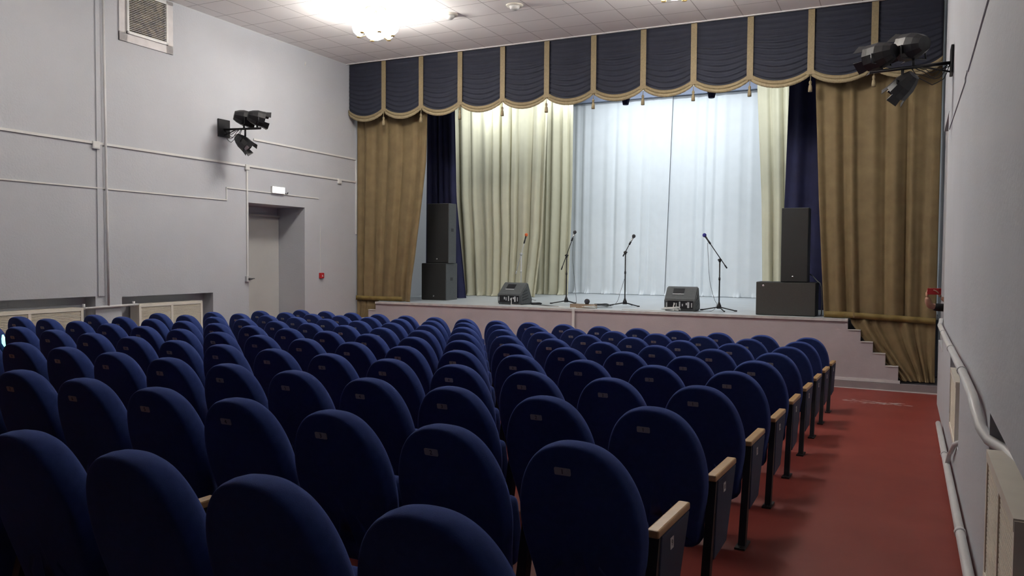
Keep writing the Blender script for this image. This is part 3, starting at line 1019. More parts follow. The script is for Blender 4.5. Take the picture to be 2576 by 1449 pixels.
# socket with a plug
t = thing('wall_socket', 'grey wall socket with a plug at the foot of the vertical duct', 'socket', Lp(10.79, 1.09, 0))
bm = bevelled(lambda b: box(b, 0.0005, 0.05, -0.05, 0.05, -0.05, 0.05), 0.006); lpart('housing', bm, 'greypipe', t)
bm = bmesh.new(); tube(bm, [(0.05, 0.0, 0.0), (0.09, 0.02, 0.0), (0.10, 0.08, 0.01), (0.06, 0.13, 0.0)], [0.02, 0.016, 0.006, 0.006], 8); lpart('plug', bm, 'cab', t)
# vertical heating pipe
bm = bmesh.new()
tube(bm, [Lp(7.93, H - 0.002, 0.035), Lp(7.945, 3.3, 0.04), Lp(7.96, 2.0, 0.034), Lp(7.965, 0.76, 0.04)], 0.017, 10)
tag(obj('heating_pipe', bm, 'pipe'), 'pale grey vertical heating pipe on the left wall', 'pipe')
bm = bmesh.new()
tube(bm, [Lp(7.54, 0.735, 0.03), Lp(7.97, 0.745, 0.035), Lp(8.48, 0.75, 0.03)], 0.018, 10)
tube(bm, [Lp(8.40, 0.72, 0.03), Lp(8.40, 0.80, 0.03)], 0.02, 8)
tube(bm, [Lp(7.57, 0.72, 0.03), Lp(7.57, 0.80, 0.03)], 0.02, 8)
tag(obj('heating_pipe', bm, 'pipe'), 'short horizontal white pipe joining the two left radiators', 'pipe')
def radiator(fn, y0, y1, z1, lab, n0=-0.17, n1=0.055, zb=None, ribs=2, group='radiators in the left wall recesses', zoff=0.0):
    yc = (y0 + y1) / 2
    t = thing('radiator', lab, 'radiator', fn(yc, z1, 0), 0, group)
    inv = Vector(fn(yc, z1, 0))
    z0 = zb if zb is not None else z1 - 0.62
    def q(y, z, n): return Vector(fn(y, z, n)) - inv
    bm = bmesh.new()
    fbox(bm, q, y0, y1, z0, z1 - 0.02, n0, n1 - 0.02)
    lpart('body', bm, 'creampaint', t)
    bm = bmesh.new()
    fbox(bm, q, y0 - 0.01, y1 + 0.01, z1 - 0.045, z1, n0, n1)
    fbox(bm, q, y0 - 0.01, y1 + 0.01, z0, z0 + 0.04, n0, n1)
    for k in range(ribs + 1):
        yy = y0 + (y1 - y0) * k / ribs
        fbox(bm, q, yy - 0.02, yy + 0.02, z0 + 0.002, z1 - 0.006, n1 - 0.03, n1 - 0.002)
    lpart('frame', bm, 'creampaint', t)
    for k in range(ribs):
        ya = y0 + (y1 - y0) * k / ribs + 0.02
        yb = y0 + (y1 - y0) * (k + 1) / ribs - 0.02
        bm = bmesh.new()
        n = 26
        for i_ in range(n):
            za = z0 + 0.04 + (z1 - z0 - 0.085) * i_ / n
            zc = za + (z1 - z0 - 0.085) / n * 0.6
            fbox(bm, q, ya, yb, za, zc, n1 - 0.018, n1 - 0.008)
        lpart('front_screen', bm, 'screen', t)
radiator(Lp, 6.0, 7.53, 0.752, 'wide cream radiator cover at the far left edge, low on the wall')
radiator(Lp, 8.50, 9.70, 0.753, 'cream radiator cover in the recess right of the vertical pipe')
# ventilation grille
t = thing('vent_grille', 'large white louvred ventilation grille high on the left wall', 'vent', Lp(8.7, 5.0, 0))
inv = Vector(Lp(8.7, 5.0, 0))
def q(y, z, n): return Vector(Lp(y, z, n)) - inv
ya, yb, za, zb = 8.21, 9.19, 4.675, 5.49
bm = bmesh.new()
for (a0, a1, b0, b1) in ((ya, yb, za, za + 0.13), (ya, yb, zb - 0.06, zb), (ya, ya + 0.14, za, zb), (yb - 0.13, yb, za, zb)):
    fbox(bm, q, a0, a1, b0, b1, 0.0005, 0.02)
lpart('outer_frame', bm, 'whitetrim', t)
bm = bmesh.new()
for (a0, a1, b0, b1) in ((ya + 0.12, yb - 0.11, za + 0.12, za + 0.155), (ya + 0.12, yb - 0.11, zb - 0.07, zb - 0.04), (ya + 0.12, ya + 0.155, za + .12, zb - .04), (yb - 0.145, yb - 0.11, za + .12, zb - .04)):
    fbox(bm, q, a0, a1, b0, b1, 0.001, 0.045)
lpart('inner_frame', bm, 'duct', t)
bm = bmesh.new()
for i_ in range(22):
    z = za + 0.17 + i_ * 0.0265
    hexa(bm, [q(ya + .15, z, 0.012), q(yb - .14, z, 0.012), q(yb - .14, z - 0.010, 0.038), q(ya + .15, z - 0.010, 0.038),
              q(ya + .15, z + 0.004, 0.012), q(yb - .14, z + 0.004, 0.012), q(yb - .14, z - 0.004, 0.038), q(ya + .15, z - 0.004, 0.038)])
lpart('louvres', bm, 'duct', t)
bm = bmesh.new(); fbox(bm, q, ya + .15, yb - .14, za + .15, zb - .06, 0.001, 0.006)
lpart('backing', bm, 'ventback', t)
# exit sign
t = thing('exit_sign', 'small white lit exit sign above the left doorway', 'sign', Lp(11.57, 2.725, 0))
bm = bmesh.new(); box(bm, 0.001, 0.045, -0.17, 0.17, -0.065, 0.065); lpart('housing', bm, 'duct', t)
bm = bmesh.new(); box(bm, 0.045, 0.052, -0.158, 0.158, -0.050, 0.054); lpart('lit_face', bm, 'signlit', t)
bm = bmesh.new(); tube(bm, [(0.02, 0.17, -0.02), (0.02, 0.23, -0.06), (0.02, 0.28, -0.02), (0.01, 0.28, -0.065)], 0.007, 6); lpart('lead', bm, 'cab', t)
# fire alarm button
t = thing('fire_alarm_button', 'small red fire alarm button on the left wall near the stage', 'alarm', Lp(12.83, 1.115, 0))
bm = bevelled(lambda b: box(b, 0.0005, 0.05, -0.055, 0.055, -0.055, 0.055), 0.008); lpart('housing', bm, 'redpl', t)
bm = bmesh.new()
vs = [bm.verts.new(p) for p in ((0.052, -0.022, -0.02), (0.052, 0.022, -0.02), (0.052, 0, 0.024), (0.049, -0.022, -0.02), (0.049, 0.022, -0.02), (0.049, 0, 0.024))]
for f_ in ((0, 1, 2), (5, 4, 3), (0, 3, 4, 1), (1, 4, 5, 2), (2, 5, 3, 0)): bm.faces.new([vs[i_] for i_ in f_])
lpart('white_triangle', bm, 'whitetrim', t)
bm = bmesh.new(); tube(bm, [Lp(12.37, 5.20, 0.005), Lp(12.37, 5.27, 0.012)], 0.012, 8)
tag(obj('wall_hook', bm, 'duct'), 'tiny white hook high on the left wall below the ceiling', 'hook')

# ================================================================== WALL BRACKETS WITH SPOTLIGHTS
def par_head(c, yaw, pitch, label, group, stem, r=0.13, L=0.25):
    """theatre spotlight: body, ribs, lens, yoke. c = pivot, stem = attachment point."""
    t = thing('spotlight', label, 'spotlight', c, 0, group)
    d_ = Vector((sin(yaw) * cos(pitch), cos(yaw) * cos(pitch), sin(pitch)))
    bm = bmesh.new()
    lathe(bm, (0, 0, 0), [(0.0, -L * 0.62), (r * 0.55, -L * 0.6), (r * 0.80, -L * 0.35), (r * 0.98, -L * 0.05), (r, L * 0.25), (r * 1.04, L * 0.45),
                          (r * 0.93, L * 0.47), (r * 0.9, L * 0.40), (0.0, L * 0.38)], axis=d_, seg=10)
    lpart('lamp_head', bm, 'black', t, False)
    bm = bmesh.new()
    lathe(bm, (0, 0, 0), [(0.0, L * 0.381), (r * 0.86, L * 0.383), (r * 0.8, L * 0.40), (0.0, L * 0.42)], axis=d_, seg=16)
    lpart('lens', bm, 'greypipe', t)
    bm = bmesh.new()
    s_ = d_.cross(Vector((0, 0, 1))).normalized()
    st_ = Vector(stem) - Vector(c)
    e = st_ * 0.62
    tube(bm, [s_ * (r * 1.02), s_ * (r * 1.1) + e, -s_ * (r * 1.1) + e, -s_ * (r * 1.02)], 0.011, 6)
    tube(bm, [e, st_], 0.016, 8)
    lpart('yoke', bm, 'black', t)
    u_, v_ = frame_of(d_)
    for k in range(4):
        bm = bmesh.new()
        a_ = pi / 2 * k + 0.4
        w1 = u_ * cos(a_) + v_ * sin(a_)
        w2 = u_ * cos(a_ + 0.9) + v_ * sin(a_ + 0.9)
        o1, o2 = d_ * (L * 0.46), d_ * (L * 0.78)
        p = [o1 + w1 * r, o1 + w2 * r, o2 + w2 * r * 1.15, o2 + w1 * r * 1.15]
        q_ = [x_ + d_.cross(w1) * 0.0 + w1 * 0.006 for x_ in p]
        hexa(bm, p + q_)
        lpart('barn_door', bm, 'black', t)
def bracket(side, wallx, y, z, lab):
    t = thing('light_bracket', lab, 'bracket', (wallx, y, z), 0, 'black spotlight brackets on the side walls')
    bm = bevelled(lambda b: box(b, *sorted((side * 0.001, side * 0.03)), -0.13, 0.13, -0.15, 0.15), 0.006)
    lpart('wall_plate', bm, 'black', t)
    bm = bmesh.new()
    tube(bm, [(side * 0.02, 0, -0.02), (side * 0.84, 0, -0.05)], 0.019, 10)
    lpart('arm', bm, 'black', t)
    bm = bmesh.new()
    tube(bm, [(side * 0.02, 0.0, -0.12), (side * 0.30, 0, -0.04)], 0.010, 8)
    tube(bm, [(side * 0.50, 0, -0.045), (side * 0.50, 0, -0.17)], 0.016, 8)
    lpart('brace', bm, 'black', t)
    bm = bmesh.new()
    rd = random.Random(4)
    for k in range(4):
        pts = []
        for i_ in range(9):
            f_ = i_ / 8
            pts.append((side * (0.03 + 0.36 * f_ + 0.03 * sin(6 * f_ + k)), 0.02 * cos(7 * f_ + k * 2), -0.04 - (0.06 + 0.045 * k) * sin(pi * f_) + 0.02 * rd.uniform(-1, 1)))
        tube(bm, pts, 0.005, 6)
    lpart('cable_loop', bm, 'black', t)
    return t
gs1, gs2 = 'spotlights on the left wall bracket', 'spotlights on the right wall bracket'
bracket(1, LX(10.25), 10.25, 3.675, 'black steel bracket on the left wall carrying three spotlights')
par_head((-10.03, 10.25, 3.825), radians(38), radians(-12), 'upper spotlight nearer the wall on the left bracket', gs1, (-10.01, 10.25, 3.65))
par_head((-9.72, 10.25, 3.80), radians(38), radians(-12), 'upper spotlight at the outer end of the left bracket', gs1, (-9.72, 10.25, 3.64))
par_head((-10.03, 10.25, 3.41), radians(70), radians(-42), 'spotlight hanging below the left bracket', gs1, (-9.99, 10.25, 3.51), r=0.115)
bracket(-1, RX(10.1), 10.1, 3.70, 'black steel bracket on the right wall carrying three spotlights')
par_head((-0.27, 10.1, 3.83), radians(-55), radians(-5), 'upper spotlight at the outer end of the right bracket', gs2, (-0.25, 10.1, 3.665), r=0.15, L=0.3)
par_head((0.06, 10.1, 3.90), radians(-40), radians(5), 'upper spotlight nearer the wall on the right bracket', gs2, (0.07, 10.1, 3.68), r=0.15, L=0.3)
par_head((-0.02, 10.1, 3.47), radians(-60), radians(-40), 'spotlight hanging below the right bracket', gs2, (-0.033, 10.1, 3.54), r=0.125)

# ================================================================== RIGHT WALL FITTINGS
gp = 'white heating pipes on the right wall'
bm = bmesh.new()
pts = [(RX(10.93) + 0.012, 10.966, 3.28), (RX(10.93) + 0.012, 10.966, 0.41)]
tube(bm, pts, 0.014, 10)
tag(obj('heating_pipe', bm, 'pipe'), 'vertical white heating pipe at the corner of the right side opening', 'pipe', gp)
bm = bmesh.new()
pts = [Rp(10.93, 0.80, 0.022), Rp(10.90, 0.755, 0.03), Rp(10.7, 0.742, 0.045), Rp(8.3, 0.765, 0.045), Rp(5.9, 0.80, 0.045), Rp(4.85, 0.795, 0.045), Rp(4.60, 0.765, 0.045), Rp(4.47, 0.70, 0.03),
       Rp(4.36, 0.66, 0.0), Rp(4.25, 0.64, -0.06), Rp(3.9, 0.63, -0.10), Rp(2.2, 0.62, -0.10)]
tube(bm, pts, 0.026, 12)
for yy in (9.5, 7.6, 5.9): tube(bm, [Rp(yy, interp([(5.9, 0.80), (8.3, 0.765), (10.7, 0.742)], yy), 0.045), Rp(yy - 0.04, interp([(5.9, 0.80), (8.3, 0.765), (10.7, 0.742)], yy - .04), 0.045)], 0.031, 12)
tag(obj('heating_pipe', bm, 'pipe'), 'upper white heating pipe running along the right wall above the radiators', 'pipe', gp)
bm = bmesh.new()
pts = [(0.425 if False else RX(yy) - 0.045, yy, FL(0.42, yy) + 0.062) for yy in (10.3, 9, 8, 7, 6, 5, 4, 3, 2, 1)]
tube(bm, pts, 0.028, 12)
for yy in (8.3, 5.6): tube(bm, [(RX(yy) - 0.045, yy, FL(0.42, yy) + 0.062), (RX(yy) - 0.045, yy - 0.05, FL(0.42, yy) + 0.062)], 0.034, 12)
for yy in (9.6, 7.2, 4.6, 2.0): box(bm, RX(yy) - 0.045 - 0.012, RX(yy) - 0.021, yy - 0.015, yy + 0.015, FL(0.42, yy) + 0.0, FL(0.42, yy) + 0.06)
tube(bm, [(RX(7.75) - 0.045, 7.75, FL(.42, 7.75) + 0.06), (RX(7.72) - 0.03, 7.70, FL(.42, 7.75) + 0.17), (RX(7.6) - 0.03, 7.45, FL(.42, 7.75) + 0.25), (RX(7.4) - 0.02, 7.2, FL(.42, 7.75) + 0.36), (RX(7.3) + 0.06, 7.15, FL(.42, 7.75) + 0.42)], 0.018, 10)
tag(obj('heating_pipe', bm, 'pipe'), 'lower white heating pipe running just above the floor along the right wall', 'pipe', gp)
radiator(Rp, 3.12, 4.20, 0.648, 'large cream radiator cover in the right wall, at the right edge of the photo', n0=-0.10, n1=0.022, zb=0.05, ribs=2, group='radiators on the right wall')
radiator(Rp, 7.45, 8.45, 0.515, 'cream radiator further along the right wall, toward the stage', n0=-0.075, n1=0.010, zb=-0.03, ribs=1, group='radiators on the right wall')
duct('cable_duct', 'thin cable duct high on the right wall, nearer piece', Rp, [(3.0, 2.96, 7.02, 2.945)], 0.016, 0.010, 'wall', 'cable ducts on the right wall')
duct('cable_duct', 'thin cable duct high on the right wall, piece toward the stage', Rp, [(7.35, 2.935, 10.6, 3.03), (7.35, 2.935, 7.35, 2.965), (7.35, 2.965, 7.15, 2.965)], 0.016, 0.010, 'wall', 'cable ducts on the right wall')

# ================================================================== LOUDSPEAKERS
def speaker(name, label, x0, x1, y0, dep, z0, z1, group, badge, rot=0.0, handle=None, bev=0.012, front_mat='blackpl', body='cab'):
    xc = (x0 + x1) / 2
    t = thing(name, label, 'loudspeaker', (xc, y0 + dep / 2, z0), rot, group)
    hw, hh = (x1 - x0) / 2, z1 - z0
    bm = bevelled(lambda b: box(b, -hw, hw, -dep / 2 + 0.02, dep / 2, 0.0, hh), bev, 3)
    lpart('cabinet', bm, body, t)
    bm = bevelled(lambda b: box(b, -hw + 0.008, hw - 0.008, -dep / 2, -dep / 2 + 0.03, 0.008, hh - 0.008), 0.006, 2)
    lpart('front_grille', bm, front_mat, t)
    bm = bmesh.new()
    lathe(bm, (badge[0], -dep / 2 - 0.002, badge[1]), [(0, 0), (0.018, 0.0), (0.018, 0.006), (0, 0.007)], axis=(0, 1, 0), seg=14)
    b_ = lpart('badge', bm, 'chrome', t)
    if handle:
        bm = bmesh.new()
        box(bm, hw - 0.004, hw + 0.003, -0.05, 0.05, handle - 0.035, handle + 0.035)
        lpart('side_handle', bm, 'black', t)
    bm = bmesh.new()
    for sx in (-1, 1):
        for sy in (-1, 1):
            lathe(bm, (sx * (hw - 0.05), sy * (dep / 2 - 0.06), -0.0), [(0, 0), (0.02, 0), (0.02, 0.006), (0, 0.006)], seg=8)
    lpart('feet', bm, 'black', t)
    return t
sg = 'loudspeaker cabinets on the stage'
speaker('subwoofer', 'square black bass speaker at the left front of the stage, under the tall speaker', -9.50, -8.875, 15.0, 0.50, ZS, 1.37, sg, (0.0, 0.09), handle=0.46)
speaker('column_speaker', 'tall black speaker standing on the left bass speaker', -9.375, -8.825, 15.02, 0.34, 1.372, 2.67, sg, (-0.02, 0.09), handle=0.72)
speaker('subwoofer', 'wide black bass speaker at the right front of the stage', -2.215, -1.256, 14.06, 0.50, ZS, 1.125, sg, (-0.36, 0.50), body='blackpl', front_mat='subgrey')
speaker('column_speaker', 'tall black speaker standing on the right bass speaker', -1.83, -1.395, 14.12, 0.34, 1.127, 2.37, sg, (-0.02, 0.09))
bm = bmesh.new()
tube(bm, [(-1.385, 14.40, 1.26), (-1.33, 14.30, 1.23), (-1.24, 14.16, 1.145), (-1.20, 14.15, 1.12), (-1.18, 14.17, 1.05), (-1.17, 14.2, 0.85), (-1.18, 14.25, 0.60), (-1.2, 14.4, ZS + 0.01)], 0.009, 8)
tag(obj('speaker_cable', bm, 'cab'), 'grey cable looping from the right tall speaker down its bass speaker', 'cable')

def monitor(x, y, rot, lab):
    t = thing('stage_monitor', lab, 'monitor speaker', (x, y, ZS), rot, 'wedge monitor speakers on the stage')
    W2 = 0.285
    prof = [(0.0, 0.0), (-0.012, 0.20), (0.03, 0.235), (0.22, 0.425), (0.265, 0.44), (0.42, 0.10), (0.40, 0.0)]
    bm = bmesh.new()
    A = [bm.verts.new((-W2, p[0], p[1])) for p in prof]
    B = [bm.verts.new((W2, p[0], p[1])) for p in prof]
    n = len(prof)
    for k in range(n): bm.faces.new([A[k], A[(k + 1) % n], B[(k + 1) % n], B[k]])
    bm.faces.new(A); bm.faces.new(list(reversed(B)))
    bmesh.ops.recalc_face_normals(bm, faces=bm.faces)
    bmesh.ops.bevel(bm, geom=list(bm.edges), offset=0.018, segments=3, affect='EDGES')
    lpart('cabinet', bm, 'cab', t)
    # recessed carrying handle on the slope
    dirv = Vector((0, 0.19, 0.19)).normalized()
    nrm = Vector((0, -0.19, 0.19)).normalized()
    c = Vector((0, 0.110, 0.315))
    bm = bmesh.new()
    def qs(a_, b_, c_): return c + Vector((-0.05 + a_, 0, 0)) + dirv * b_ + nrm * c_
    fbox(bm, qs, -0.10, 0.10, -0.005, 0.115, -0.01, 0.005)
    lpart('handle_recess', bm, 'black', t)
    bm = bmesh.new()
    fbox(bm, qs, -0.105, 0.105, -0.03, -0.012, -0.005, 0.007)
    lpart('handle_lip', bm, 'greypipe', t)
    bm = bmesh.new()
    box(bm, -0.22, 0.24, -0.019, 0.01, 0.045, 0.185)
    rd = random.Random(2)
    for xx, w_, z0_, z1_ in ((-0.235, .008, .07, .15), (-0.10, 0.012, 0.10, 0.15), (-0.06, 0.008, 0.08, 0.145), (0.0, .012, .07, .17), (0.05, 0.01, 0.09, 0.13), (0.12, 0.012, 0.11, 0.15), (0.155, 0.018, 0.06, 0.165), (0.215, 0.008, 0.07, 0.15)):
        box(bm, xx - w_, xx + w_, -0.0215, -0.018, z0_, z1_, 1)
    lpart('rear_panel', bm, ['black', 'greypipe'], t)
    bm = bmesh.new()
    for k in range(4):
        za = 0.08 + 0.055 * k
        hexa(bm, [(W2 - 0.002, 0.06, za), (W2 + 0.004, 0.06, za), (W2 + 0.004, 0.27 - .015 * k, za + 0.02 + .02), (W2 - 0.002, 0.27 - .015 * k, za + 0.04),
                  (W2 - 0.002, 0.06, za + 0.014), (W2 + 0.004, 0.06, za + 0.014), (W2 + 0.004, 0.27 - .015 * k, za + 0.054), (W2 - 0.002, 0.27 - .015 * k, za + 0.054)])
    lpart('side_ribs', bm, 'black', t)
monitor(-7.06, 14.42, radians(-9), 'dark grey wedge monitor on the left part of the stage edge')
monitor(-3.575, 14.30, radians(2), 'dark grey wedge monitor on the stage edge right of centre')

# ================================================================== MICROPHONES
def mic_stand(x, y, hc, boom_a, boom_b, lab, miclab, foam, legs, grp='black microphone stands on the stage', rot=0.0, straight=False, mt='black'):
    """hc: height of the clutch; boom_a: lower boom end, boom_b: mic end (offsets from the pole at stage level)."""
    t = thing('microphone_stand', lab, 'microphone stand', (x, y, ZS), rot, grp)
    bm = bmesh.new()
    tube(bm, [(0, 0, 0.05), (0, 0, hc)], 0.012, 10)
    tube(bm, [(0, 0, hc * 0.60), (0, 0, hc * 0.60 + 0.05)], 0.018, 10)
    lpart('pole', bm, mt, t)
    bm = bmesh.new()
    lathe(bm, (0, 0, 0.04), [(0, 0), (0.045, 0.0), (0.040, 0.05), (0.02, 0.10), (0.012, 0.13), (0, 0.13)], seg=12)
    lpart('hub', bm, mt, t)
    for a_ in legs:
        bm = bmesh.new()
        ca, sa = cos(a_), sin(a_)
        tube(bm, [(0.03 * ca, 0.03 * sa, 0.065), (0.30 * ca, 0.30 * sa, 0.014)], [0.011, 0.010], 8)
        lg = lpart('leg', bm, mt, t)
        bm = bmesh.new()
        tube(bm, [(0.28 * ca, 0.28 * sa, 0.015), (0.335 * ca, 0.335 * sa, 0.0125)], 0.0125, 8)
        f_ = obj('foot_tip', bm, mt); f_.parent = lg
    bm = bmesh.new()
    tube(bm, [(0, 0, hc - 0.04), (0, 0, hc + 0.025)], 0.022, 10)
    tube(bm, [(-0.035, 0, hc), (0.035, 0, hc)], 0.014, 8)
    lpart('clutch', bm, mt, t)
    a_, b_ = Vector(boom_a), Vector(boom_b)
    dv = (b_ - a_).normalized()
    bm = bmesh.new()
    tube(bm, [a_, b_ - dv * 0.16], 0.0085, 8)
    tube(bm, [a_, a_ + dv * 0.07], 0.013, 8)
    lpart('boom', bm, mt, t)
    mc = thing('microphone', miclab, 'microphone', Vector((x, y, ZS)), rot, 'microphones on their stands')
    bm = bmesh.new()
    tube(bm, [b_ - dv * 0.20, b_ - dv * 0.12, b_ - dv * 0.03], [0.010, 0.013, 0.019], 10)
    lpart('handle', bm, 'black' if foam != 'greyfoam' else 'chrome', mc)
    bm = bmesh.new(); sphere(bm, b_, 0.036, (1, 1, 1.05))
    lpart('windscreen', bm, foam, mc)
    bm = bmesh.new()
    tube(bm, [b_ - dv * 0.19, b_ - dv * 0.12], 0.017, 10)
    lpart('clip', bm, 'black', t)
    return t
mic_stand(-7.52, 15.95, 1.02, (-0.13, 0, 0.58), (0.12, 0, 1.44), 'grey microphone stand behind the left wedge monitor, against the cream curtain', 'microphone with an orange windscreen on the leftmost stand', 'orange', (0.4, 2.5, 4.6), mt='greypipe')
mic_stand(-6.13, 15.17, 0.99, (-0.115, 0, 0.70), (0.172, 0, 1.462), 'black microphone stand in front of the edge of the pale backdrop', 'microphone with a grey head on the stand right of the left monitor', 'greyfoam', (radians(195), radians(-20), radians(75)))
mic_stand(-4.88, 15.15, 1.06, (-0.05, 0, 0.98), (0.165, 0, 1.375), 'black microphone stand at the middle of the stage', 'microphone with a grey head on the middle stand', 'greyfoam', (radians(185), radians(-15), radians(80)))
mic_stand(-2.965, 14.74, 0.925, (0.13, 0, 0.775), (-0.285, 0, 1.375), 'black microphone stand with a left-leaning boom, right of the right monitor', 'microphone with a blue windscreen on the rightmost stand', 'bluefoam', (radians(186), radians(-10), radians(-62)))
def cable(name, lab, pts, r, mt, grp='cables on the stage floor'):
    bm = bmesh.new()
    P_ = [Vector(p) for p in pts]
    out = []
    for i_ in range(len(P_) - 1):
        p0 = P_[max(i_ - 1, 0)]; p1 = P_[i_]; p2 = P_[i_ + 1]; p3 = P_[min(i_ + 2, len(P_) - 1)]
        for k in range(6):
            t_ = k / 6
            out.append(0.5 * ((2 * p1) + (p2 - p0) * t_ + (2 * p0 - 5 * p1 + 4 * p2 - p3) * t_ ** 2 + (3 * p1 - 3 * p2 + p3 - p0) * t_ ** 3))
    out.append(P_[-1])
    tube(bm, out, r, 6)
    return tag(obj(name, bm, mt), lab, 'cable', grp)
zf = ZS + 0.007
cable('microphone_cable', 'thin cable hanging from the microphone left of centre', [(-5.99, 15.17, 1.88), (-6.0, 15.16, 1.5), (-5.93, 15.1, 1.1), (-5.86, 15.02, 0.75), (-5.8, 14.9, zf), (-5.6, 14.5, zf)], 0.004, 'cab')
cable('microphone_cable', 'thin cable hanging beside the rightmost microphone stand', [(-3.19, 14.74, 1.80), (-3.17, 14.73, 1.5), (-3.13, 14.7, 1.1), (-3.04, 14.68, 0.78), (-2.99, 14.66, 0.68), (-3.05, 14.5, zf), (-3.3, 14.2, zf)], 0.004, 'cab')
cable('microphone_cable', 'thin cable hanging from the middle microphone stand', [(-4.89, 15.13, 1.1), (-4.95, 15.08, 0.85), (-5.0, 15.0, 0.64), (-5.1, 14.8, zf), (-5.35, 14.5, zf), (-5.2, 14.35, zf), (-4.9, 14.45, zf)], 0.004, 'cab')
def loops(name, lab, cx, cy, n, rx, ry, r, mt, seed, lift=0.02):
    rd = random.Random(seed)
    pts = []
    for k in range(n * 8 + 1):
        a_ = 2 * pi * k / 8
        pts.append((cx + rx * cos(a_) * rd.uniform(.75, 1.1) + 0.02 * k / 8, cy + ry * sin(a_) * rd.uniform(.75, 1.1), zf + lift * (k % 8) / 8 + 0.012 * (k // 8)))
    cable(name, lab, pts, r, mt)
loops('coiled_cable', 'white coil of cable lying in front of the right wedge monitor', -3.70, 14.13, 3, 0.16, 0.07, 0.007, 'duct', 5, 0.06)
loops('coiled_cable', 'dark tangle of cable left of the middle microphone stand', -5.20, 14.62, 3, 0.17, 0.12, 0.006, 'cab', 8, 0.05)
loops('coiled_cable', 'dark cable heap beside the left wedge monitor', -6.58, 14.62, 2, 0.13, 0.08, 0.009, 'black', 9, 0.03)
loops('coiled_cable', 'white cable loops around the brown board at the stage edge', -5.22, 14.05, 2, 0.15, 0.05, 0.006, 'duct', 12, 0.04)
cable('monitor_cable', 'white cable dropping from the left wedge monitor', [(-6.985, 14.39, 0.70), (-6.98, 14.36, 0.66), (-6.965, 14.33, 0.60), (-6.93, 14.28, zf), (-6.7, 14.2, zf), (-6.2, 14.15, zf), (-5.5, 14.1, zf)], 0.008, 'duct')
cable('monitor_cable', 'white cable rising to the back of the right wedge monitor', [(-3.66, 14.26, 0.70), (-3.665, 14.2, 0.66), (-3.66, 14.17, 0.60), (-3.7, 14.12, zf), (-4.2, 14.08, zf), (-4.6, 14.1, zf)], 0.008, 'duct')
cable('floor_cable', 'dark cable trailing along the stage floor right of the left monitor', [(-6.65, 14.6, zf), (-6.4, 14.5, zf), (-6.1, 14.3, zf), (-5.9, 14.2, zf)], 0.012, 'cab')
bm = bmesh.new(); box(bm, -5.62, -5.12, 14.10, 14.22, ZS + 0.001, ZS + 0.075)
tag(obj('wooden_board', bm, 'brownwood'), 'short brown board lying on the stage edge by the white vertical strip', 'board')
t = thing('adapter', 'small round black and chrome adapter standing on the brown board', 'adapter', (-5.30, 14.16, ZS + 0.077))
bm = bmesh.new(); lathe(bm, (0, -0.03, 0.05), [(0, 0), (0.045, 0), (0.05, 0.02), (0.045, 0.06), (0, 0.06)], axis=(0, 1, 0), seg=16); lpart('body', bm, 'greyfoam', t)
bm = bmesh.new()
for dx in (-0.018, 0.018): box(bm, dx - 0.008, dx + 0.008, -0.036, -0.028, 0.02, 0.08)
lpart('contacts', bm, 'chrome', t)
bm = bmesh.new(); box(bm, -0.03, 0.03, -0.02, 0.02, 0.0, 0.012); lpart('foot', bm, 'black', t)
# white strip down the stage front
bm = bmesh.new()
fbox(bm, Fp, -5.477, -5.425, -0.425, TZ[0] - 0.004, 0.026, 0.045)
tag(obj('cable_duct', bm, 'duct'), 'vertical white cable duct down the middle of the mauve stage front', 'cable duct')

# ================================================================== PERSON IN THE SIDE OPENING
PX, PY = 0.90, 11.80
PZ = FL(PX, PY)
per = thing('person', 'person in a black top holding up a red phone behind the right wall corner', 'person', (0, 0, 0))
def skin_mesh(name, nodes, edges, mt, parent, sub=2, root=0):
    me = bpy.data.meshes.new(name)
    me.from_pydata([n[0] for n in nodes], edges, [])
    o = bpy.data.objects.new(name, me); COL.objects.link(o)
    sk = o.modifiers.new('skin', 'SKIN'); sk.use_smooth_shade = True
    lay = me.skin_vertices[0].data
    for k, n in enumerate(nodes):
        r = n[1]
        lay[k].radius = (r, r) if not isinstance(r, tuple) else r
    lay[root].use_root = True
    sb = o.modifiers.new('sub', 'SUBSURF'); sb.levels = sub; sb.render_levels = sub
    me.materials.append(M[mt])
    dg = bpy.context.evaluated_depsgraph_get()
    m2 = bpy.data.meshes.new_from_object(o.evaluated_get(dg))
    bpy.data.objects.remove(o)
    bpy.data.meshes.remove(me)
    o = bpy.data.objects.new(name, m2); COL.objects.link(o)
    o.parent = parent
    for p in m2.polygons: p.use_smooth = True
    return o
def z(h): return PZ + h
hipL, hipR = (PX + 0.09, PY, z(0.86)), (PX - 0.09, PY, z(0.86))
elR = (0.335, 11.50, 0.925); wrR = (0.305, 11.415, 1.045)
elL = (0.72, 11.42, 0.80); wrL = (0.455, 11.415, 1.045)
